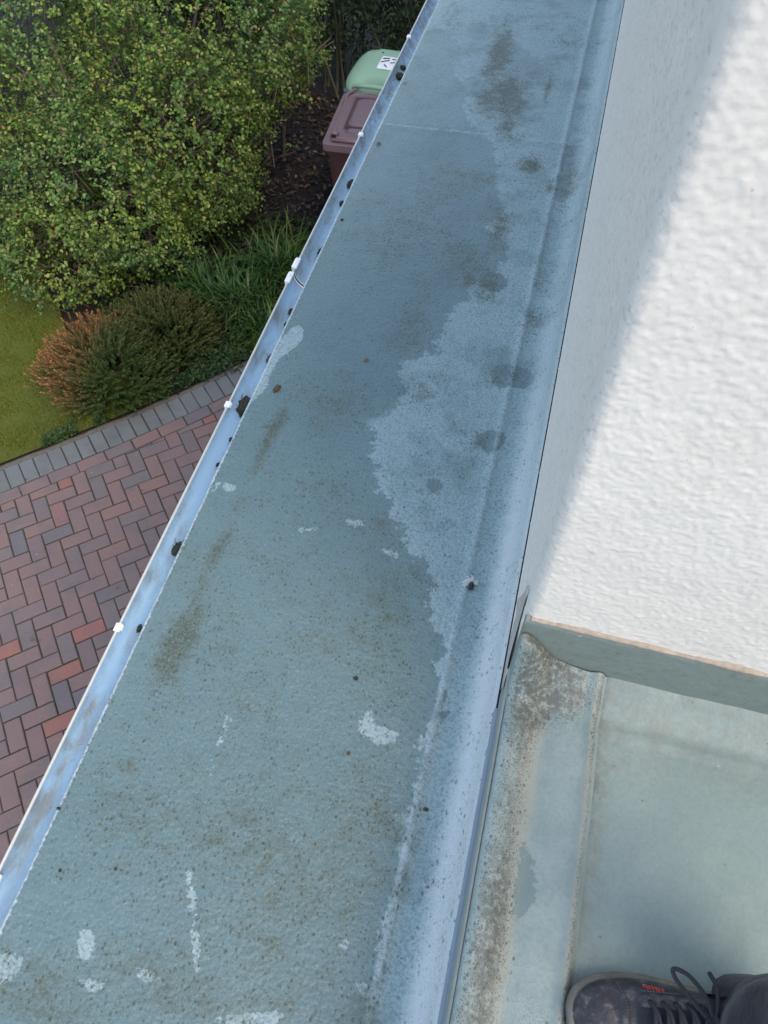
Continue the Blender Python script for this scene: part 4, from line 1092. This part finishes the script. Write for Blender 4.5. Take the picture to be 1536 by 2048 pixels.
def halfw(u):
    pts = [(0, .001), (.012, .014), (.035, .026), (.08, .038), (.15, .0465), (.25, .0515), (.36, .052), (.5, .047), (.62, .042), (.75, .039), (.88, .037), (.95, .030), (.985, .019), (1, .001)]
    for (a, fa), (b, fb) in zip(pts, pts[1:]):
        if a <= u <= b:
            t = (u-a)/(b-a); return fa+(fb-fa)*t
    return .001
US = [0, .004, .012, .022, .035, .055, .08, .11, .15, .2, .25, .3, .36, .42, .5, .56, .62, .68, .75, .82, .88, .92, .95, .97, .985, .995, 1]
outl = [(u, halfw(u)) for u in US] + [(u, -halfw(u)) for u in US[::-1][1:-1]]
def ring(sc, z, dz=lambda u: 0): return [SP(.5+(u-.5)*sc, v*sc if sc < 1 else v+(.004 if v > 0 else -.004)*(sc-1)/.02, z+dz(u)) for u, v in outl]
spring = lambda u: .010*max(0, 1-u/.2)**2
sole = [ring(1.02, .002, spring), ring(1.03, .006, spring), ring(1.035, .018, spring), ring(1.02, .027, spring), ring(.985, .030, spring)]
V, F = loft(sole); so_ = mesh('sole', V, F, M_sole, None, True, off=OFF)
shoe = None
# body of the person: ankle and shin as one continuous mesh inside the clothing
bmv = []
pathL = [SP(.55, 0, .05), SP(.70, 0, .075), SP(.80, .0, .12), SP(.815, .0, .22), SP(.83, .0, .36), SP(.85, .0, .52)]
V, F = tube(smooth_path(pathL, 4), [.030]*4+[.034]*4+[.036]*4+[.044]*4+[.052]*4+[.050], 16)
body = mesh('leg', V, F, simple('skin', (.45, .28, .20), .6, .1), person, True, off=OFF)
shoe = empty('shoe'); shoe.parent = person; shoe['label'] = 'worn black lace-up shoe, scuffed at the toe'
so_.parent = shoe
def ztop(u):
    pts = [(0, .030), (.02, .040), (.05, .050), (.1, .058), (.18, .062), (.26, .066), (.34, .076), (.44, .090), (.54, .102), (.62, .108), (.66, .108), (.74, .088), (.82, .080), (.9, .088), (.96, .098), (1, .094)]
    for (a, fa), (b, fb) in zip(pts, pts[1:]):
        if a <= u <= b: t = (u-a)/(b-a); t = t*t*(3-2*t); return fa+(fb-fa)*t
    return .05
V = []; F = []; m_ = 33; UU = [0, .006, .014, .025, .04, .06, .085, .11, .14] + list(np.arange(.17, .64, .02))
for u in UU:
    hw = max(.002, halfw(u)-.001); zt = ztop(u)-.028
    for k in range(m_):
        a = math.pi*k/(m_-1); c, s = math.cos(a), math.sin(a)
        sx_ = abs(c)**.72*(1 if c > 0 else -1); sz = abs(s)**(.78 if u < .3 else .95)
        wr = noise.noise(Vector((u*16, c*2, 3)))*.003*(1 if u < .4 else .4) + (-.0022*math.exp(-((u-.285-.02*abs(c))/.008)**2)) - .0018*math.exp(-((u-.19)/.006)**2)*(abs(c) < .8)
        V.append(SP(u, hw*sx_, .028 + spring(u)*.7 + zt*sz + wr*s))
mesh('upper', V, grid(len(UU), m_), M_shoe, shoe, True, off=OFF)
V = []; UU = list(np.arange(.60, 1.0, .02)) + [.985, .995, 1.0]
for u in UU:
    hw = max(.002, halfw(u)-.001); zt = ztop(u)
    for k in range(14):
        t = k/13; V.append(SP(u, hw*(1-.12*t*t), .028+(zt-.028)*t))
    for k in range(14):
        t = 1-k/13; V.append(SP(u, -hw*(1-.12*t*t), .028+(zt-.028)*t))
V2 = np.array(V).reshape(len(UU), 28, 3); F = []
for i in range(len(UU)-1):
    for k in list(range(13))+list(range(14, 27)): F.append((i*28+k, (i+1)*28+k, (i+1)*28+k+1, i*28+k+1))
mesh('heel_counter', V, F, M_shoe, shoe, True, off=OFF)
# overlays: toe cap seam, eyestays, toe bumper, tongue
def over(u, v, dz=.001):
    hw = max(.002, halfw(u)-.001); c = max(-1, min(1, v/hw)); c0 = (abs(c)**(1/.72)); s = math.sqrt(max(0, 1-c0*c0))**(.78 if u < .3 else .95)
    return SP(u, v, .028+spring(u)*.7+(ztop(u)-.028)*s+dz)
def seam(pts, r, mat, name, par, n=6):
    V, F = tube(smooth_path([over(u, v, dz) for u, v, dz in pts], n), r, 7); return mesh(name, V, F, mat, par, True, off=OFF)
seam([(.20, -.045, 0), (.235, -.03, .0006), (.25, 0, .0006), (.235, .03, .0006), (.20, .045, 0)], .0014, M_shoe, 'toe_seam', shoe)
for s in (-1, 1):
    V = []; n = 14
    for i in range(n+1):
        u = .30+.32*i/n
        for j in range(6):
            v = s*(.014+.002*i/n+.018*j/5); V.append(over(u, v, .0030 if 0 < j < 5 else .0002))
    mesh('eyestay', V, grid(n+1, 6), M_shoe, shoe, True, off=OFF)
V = []
for i in range(9):
    u = .29+.37*i/8
    for j in range(7): V.append(over(u, -.0145+.029*j/6, .002+.006*(i/8)**2))
mesh('tongue', V, grid(9, 7), M_sock, shoe, True, off=OFF)
lc = []
for k in range(6):
    u = .335+.05*k; lc.append(tube(smooth_path([over(u, -.021, .003), over(u+.006, -.010, .010), over(u+.012, .006, .0105), over(u+.014, .021, .004)], 5), .0030, 8))
    if k < 5: lc.append(tube(smooth_path([over(u, .021, .0035), over(u+.02, .008, .0125), over(u+.045, -.021, .004)], 5), .0028, 8))
V, F = join(lc); lace = mesh('lace', V, F, M_lace, shoe, True, off=OFF)
def ab(x, y, z): return (x, y, ZD+z)
for s_ in (-1, 1):
    for k in range(6):
        p_ = Vector(over(.337+.05*k, s_*.0215, .0030)); V, F = tube([tuple(p_), tuple(p_+Vector((0, 0, .0016)))], .0034, 10); mesh('eyelet', V, F, M_black, shoe, True, off=OFF)
kn = Vector(over(.57, .006, .012))
def rel(dx, dy, dz): return tuple(kn+Vector((dx, dy, dz)))
lp = []
lp.append(tube(smooth_path([rel(0, 0, 0), rel(-.012, .022, .010), rel(-.034, .044, .004), rel(-.050, .050, -.012), rel(-.047, .040, -.016), rel(-.030, .022, -.010), rel(-.008, .002, -.002)], 6), .0031, 8))
lp.append(tube(smooth_path([rel(0, 0, 0), rel(.002, .018, .010), rel(.000, .040, .008), rel(-.004, .056, -.008)], 6), .0031, 8))
lp.append(tube(smooth_path([rel(0, 0, 0), rel(-.004, -.02, .006), rel(-.010, -.045, -.002), rel(-.004, -.06, -.018)], 6), .0031, 8))
lp.append(tube(smooth_path([rel(0, 0, 0), rel(.012, -.018, .008), rel(.022, -.045, .0), rel(.014, -.052, -.008), rel(.006, -.03, -.002), rel(0, 0, 0)], 6), .0031, 8))
lp.append(tube([rel(-.005, -.002, .001), rel(.005, .003, .002)], .006, 10))
V, F = join(lp); mesh('lace_bow', V, F, M_lace, lace, True, off=OFF)
M_thread = simple('grey_thread', (.12, .12, .12), .8, .2)
def stitch(segs): V, F = join(segs); mesh('stitching', V, F, M_thread, shoe, True, off=OFF)
for s_ in (-1, 1): stitch([tube([over(.31+.012*k, s_*.0345, .0012), over(.317+.012*k, s_*.0345, .0012)], .0006, 5) for k in range(26)])
sts = []
for k in range(20):
    v = -.036+.0037*k; u = .243-.9*(abs(v)/.045)**2*.05; sts.append(tube([over(u, v, .001), over(u, v+.0022, .001)], .0006, 5))
stitch(sts)
# collar roll and small red stitched lettering on the side
V, F = tube(smooth_path([over(.60, .030, .0), SP(.70, .037, .090), SP(.82, .036, .082), SP(.93, .028, .092), SP(.985, .0, .098), SP(.93, -.028, .092), SP(.82, -.036, .082), SP(.70, -.037, .090), over(.60, -.03, 0)], 6), .0055, 10)
mesh('collar', V, F, M_shoe, shoe, True, off=OFF)
M_red = simple('red_stitching', (.42, .05, .05), .7, .15, 100, .3)
st_ = []
for k in range(7):
    u = .325-.0 + .0125*k; v0 = .0425 - .0006*k
    st_.append(tube([over(u, v0, .0012), over(u+.002, v0-.0035-.001*(k % 2), .0014)], .0011, 6))
    if k % 2 == 0: st_.append(tube([over(u, v0, .0012), over(u+.008, v0-.001, .0014)], .0009, 6))
    if k % 3 == 1: st_.append(tube([over(u+.002, v0-.0038, .0014), over(u+.008, v0-.0035, .0014)], .0009, 6))
V, F = join(st_); mesh('red_lettering', V, F, M_red, shoe, True, off=OFF)
# sock and trouser leg with folds
V, F = tube(smooth_path([SP(.60, 0, .085), SP(.70, 0, .095), SP(.78, 0, .13), SP(.80, 0, .20)], 4), [.034]*4+[.038]*4+[.040]*5, 18); mesh('sock', V, F, M_sock, person, True, off=OFF)
V = []; rings = 26; m_ = 40
for i in range(rings):
    t = i/(rings-1); z = .062+.50*t; cu = .845+.02*t
    for k in range(m_):
        a = 2*math.pi*k/m_; rr = .066+.016*t + .006*math.sin(3*a+z*30)*math.exp(-t*3) + .009*noise.noise(Vector((math.cos(a)*1.6, math.sin(a)*1.6, z*14)))
        rr += .006*math.exp(-((t-.02)/.03)**2)
        V.append(SP(cu+rr*1.18*math.cos(a)/LS, rr*.95*math.sin(a), z + .010*math.sin(a*2+1)*(1-t)+(-.012 if math.cos(a) > 0 else .010)*(1-t)))
F = []
for i in range(rings-1):
    for k in range(m_): F.append((i*m_+k, i*m_+(k+1) % m_, (i+1)*m_+(k+1) % m_, (i+1)*m_+k))
mesh('trouser_leg', V, F, M_tr, person, True, off=OFF)

# ================================================================== SMALL DEBRIS
def clump(p, z, r, label, mat=M_moss, flat_=.55, stalk=0, name='moss_clump', cat='moss', group=None, long=1.0, ang_=0):
    bm = bmesh.new(); bmesh.ops.create_icosphere(bm, subdivisions=3, radius=1)
    for v in bm.verts:
        f = 1+.55*noise.noise(v.co*1.7+Vector((p[0]*31, p[1]*17, 0)))+.35*noise.noise(v.co*4.5+Vector((p[0]*31, 0, 0)))
        c = v.co*f*r; v.co = (c.x, c.y*long, c.z*flat_)
    bmesh.ops.rotate(bm, verts=bm.verts[:], matrix=Matrix.Rotation(R(ang_), 3, 'Z'))
    # fuzz
    for _ in range(int(26)):
        a = rnd.uniform(0, 6.28); e = Vector((math.cos(a), math.sin(a)*long, rnd.uniform(0, .8)))*r*rnd.uniform(.6, 1.0); e.z *= flat_
        q = e*rnd.uniform(1.2, 1.6); s_ = Vector((-e.y, e.x, 0)).normalized()*r*.10
        bm.faces.new([bm.verts.new(e-s_), bm.verts.new(e+s_), bm.verts.new(q)])
    o = bm_obj(name, bm, mat, None, True); o.location = (p[0], p[1], z)
    if stalk:
        for k in range(stalk):
            a = rnd.uniform(1.2, 2.4); L = r*rnd.uniform(1.6, 2.8)
            V, F = tube(smooth_path([(0, 0, 0), (math.cos(a)*L*.6, math.sin(a)*L*.5, r*.6), (math.cos(a)*L, math.sin(a)*L*1.2, r*.5)], 4), r*.07, 5); mesh('twig', V, F, M_twig, o)
    return tag(o, label, cat, group)
G1 = 'moss clumps lodged along the gutter'; gx_ = -.735; gz = 2.566
for (px, r, lg, st_n, lab) in [
    ((-0.768,1.334), .016, 1.7, 1, 'largest dark moss lump in the gutter, beside the lone clip above the red paving'),
    ((-0.763,0.841), .010, 1.7, 3, 'black debris clump with a protruding twig in the middle of the gutter by the paving'),
    ((-0.763,0.615), .006, 1.3, 0, 'small black lump in the gutter level with the lowest visible clip'),
    ((-0.759,1.747), .0085, 1.3, 0, 'dark moss lump in the gutter just below the gutter joint strap'),
    ((-0.757,1.689), .0055, 1.3, 0, 'small moss tuft in the gutter beside the upper end of the pale roof patch'),
    ((-0.757,1.534), .0080, 2.0, 1, 'brownish moss tuft in the gutter beside the middle of the pale roof patch'),
    ((-0.754,2.058), .0095, 2.2, 0, 'long dark moss lump in the gutter just above the gutter joint'),
    ((-0.763,2.450), .0110, 1.8, 0, 'dark moss lump in the gutter beside the foot of the brown bin'),
    ((-0.762,2.329), .0075, 1.4, 0, 'small dark moss lump in the gutter alongside the mulch bed'),
    ((-0.775,3.306), .0120, 1.0, 0, 'upper of two black moss balls in the gutter near the green bin lid'),
    ((-0.772,3.230), .0155, 1.1, 0, 'lower and bigger of two black moss balls in the gutter near the green bin lid'),
    ((-0.758,1.211), .0055, 1.2, 0, 'small dark crumb in the gutter just below the largest moss lump'),
    ((-0.761,1.120), .0050, 1.4, 0, 'tiny dark crumb in the gutter beside the small pale roof patch')]:
    clump((px[0]-.003, px[1]), 2.536, r*1.1, lab, M_moss if 'brownish' not in lab else M_mossbrown, .8, st_n, group=G1, long=lg)
G2 = 'scraps of debris lying on the lower roof'
zt2 = ZR+.003
for (p, r, mat, lg, an, lab) in [
    ((-0.672,1.368), .0075, M_mossbrown, 1.9, -20, 'brown moss scrap on the roof near the largest moss lump in the gutter'),
    ((-0.708,2.148), .0048, M_moss, 1.0, 0, 'small black pellet on the far part of the roof close to the gutter edge'),
    ((0.036,0.193), .0070, M_moss, 1.3, 30, 'dead black fly on the pale lap beside the kerb trim, lowest on the right'),
    ((0.030,0.381), .0050, M_mossbrown, 1.6, 10, 'brown crumb at the roof upstand beside the kerb'),
    ((-0.019,0.368), .0048, M_mossbrown, .7, 0, 'brown moss crumb on the dark lap left of the upstand crumb'),
    ((-0.227,0.598), .0045, M_moss, 1.0, 0, 'black seed-like crumb in the middle of the roof'),
    ((-0.569,0.115), .0030, M_mossbrown, 1.0, 0, 'tiny brown crumb on the lower left of the roof'),
    ((-0.671,0.086), .0026, M_moss, 1.2, 40, 'tiny black speck on the roof near the bottom of the gutter'),
    ((-0.728,0.189), .0040, M_moss, .7, 0, 'black crumb at the roof edge by the bottom of the gutter'),
    ((-0.198,0.437), .0032, M_mossbrown, 1.0, 0, 'round brown seed on the roof below the middle')]:
    clump(p, zt2, r, lab, mat, .5, 0, 'debris_scrap', 'debris', G2, lg, an)
# torn fixing hole: white fibres round a black plug
ph = (-0.028,0.889)
fx_ = empty('fixing_plug', (ph[0], ph[1], 2.603)); tag(fx_, 'black plug in a torn hole with frayed white fibres, beside the wall corner', 'plug')
bm = bmesh.new(); bmesh.ops.create_icosphere(bm, subdivisions=2, radius=1)
for v in bm.verts: v.co = Vector((v.co.x*.007, v.co.y*.011, v.co.z*.007))*(1+.3*noise.noise(v.co*2)); v.co += Vector((.002, -.006, .004))
bm_obj('plug', bm, M_black, fx_, True)
parts = []
for k in range(38):
    a = rnd.uniform(-.4, 3.6); r0 = rnd.uniform(.003, .008); r1 = rnd.uniform(.010, .024)
    parts.append(tube(smooth_path([(math.cos(a)*r0, math.sin(a)*r0, .002), (math.cos(a+.2)*r1*.7, math.sin(a+.2)*r1*.7, rnd.uniform(.003, .010)), (math.cos(a+.35)*r1, math.sin(a+.35)*r1, .003)], 3), .0005, 4))
V, F = join(parts); mesh('fibres', V, F, M_white, fx_)
bm = bmesh.new(); bmesh.ops.create_icosphere(bm, subdivisions=3, radius=1)
for v in bm.verts: v.co = Vector((v.co.x*.011, v.co.y*.012, v.co.z*.004))*(1+.5*noise.noise(v.co*2.5)); v.co += Vector((-.001, .004, .001))
bm_obj('torn_laminate', bm, simple('pale_fibre', (.50, .50, .44), .9, .35, 200, .6, 600), fx_, True)
# little curled dead leaves
def dead_leaf(p, z, s, an, label, col):
    n = 7; V = []
    for i in range(n+1):
        t = i/n; wd = s*.32*math.sin(math.pi*min(1, t*.96+.02))**.8
        for j in (-1, -.5, 0, .5, 1): V.append(((t-.5)*s, wd*j, .0015+abs(j)**1.5*wd*.55+.1*s*math.sin(t*3)))
    o = mesh('dead_leaf', V, grid(n+1, 5), simple('dry_leaf_'+str(int(an)), col, .7, .3, 120, .4), None, True); o.location = (p[0], p[1], z); o.rotation_euler.z = R(an)
    return tag(o, label, 'leaf', 'dead leaf scraps on the lower roof')
dead_leaf((-0.457,1.535), ZR+.001, .016, 40, 'orange-brown curled leaf scrap near the middle of the far roof', (.22, .09, .04))
dead_leaf((-0.703,2.613), ZR+.001, .024, -35, 'thin dark leaf sliver near the gutter edge at the far end', (.07, .07, .04))
dead_leaf((-0.708,3.058), ZR+.001, .022, -60, 'pale curled leaf sliver beside the two black moss balls', (.20, .19, .13))
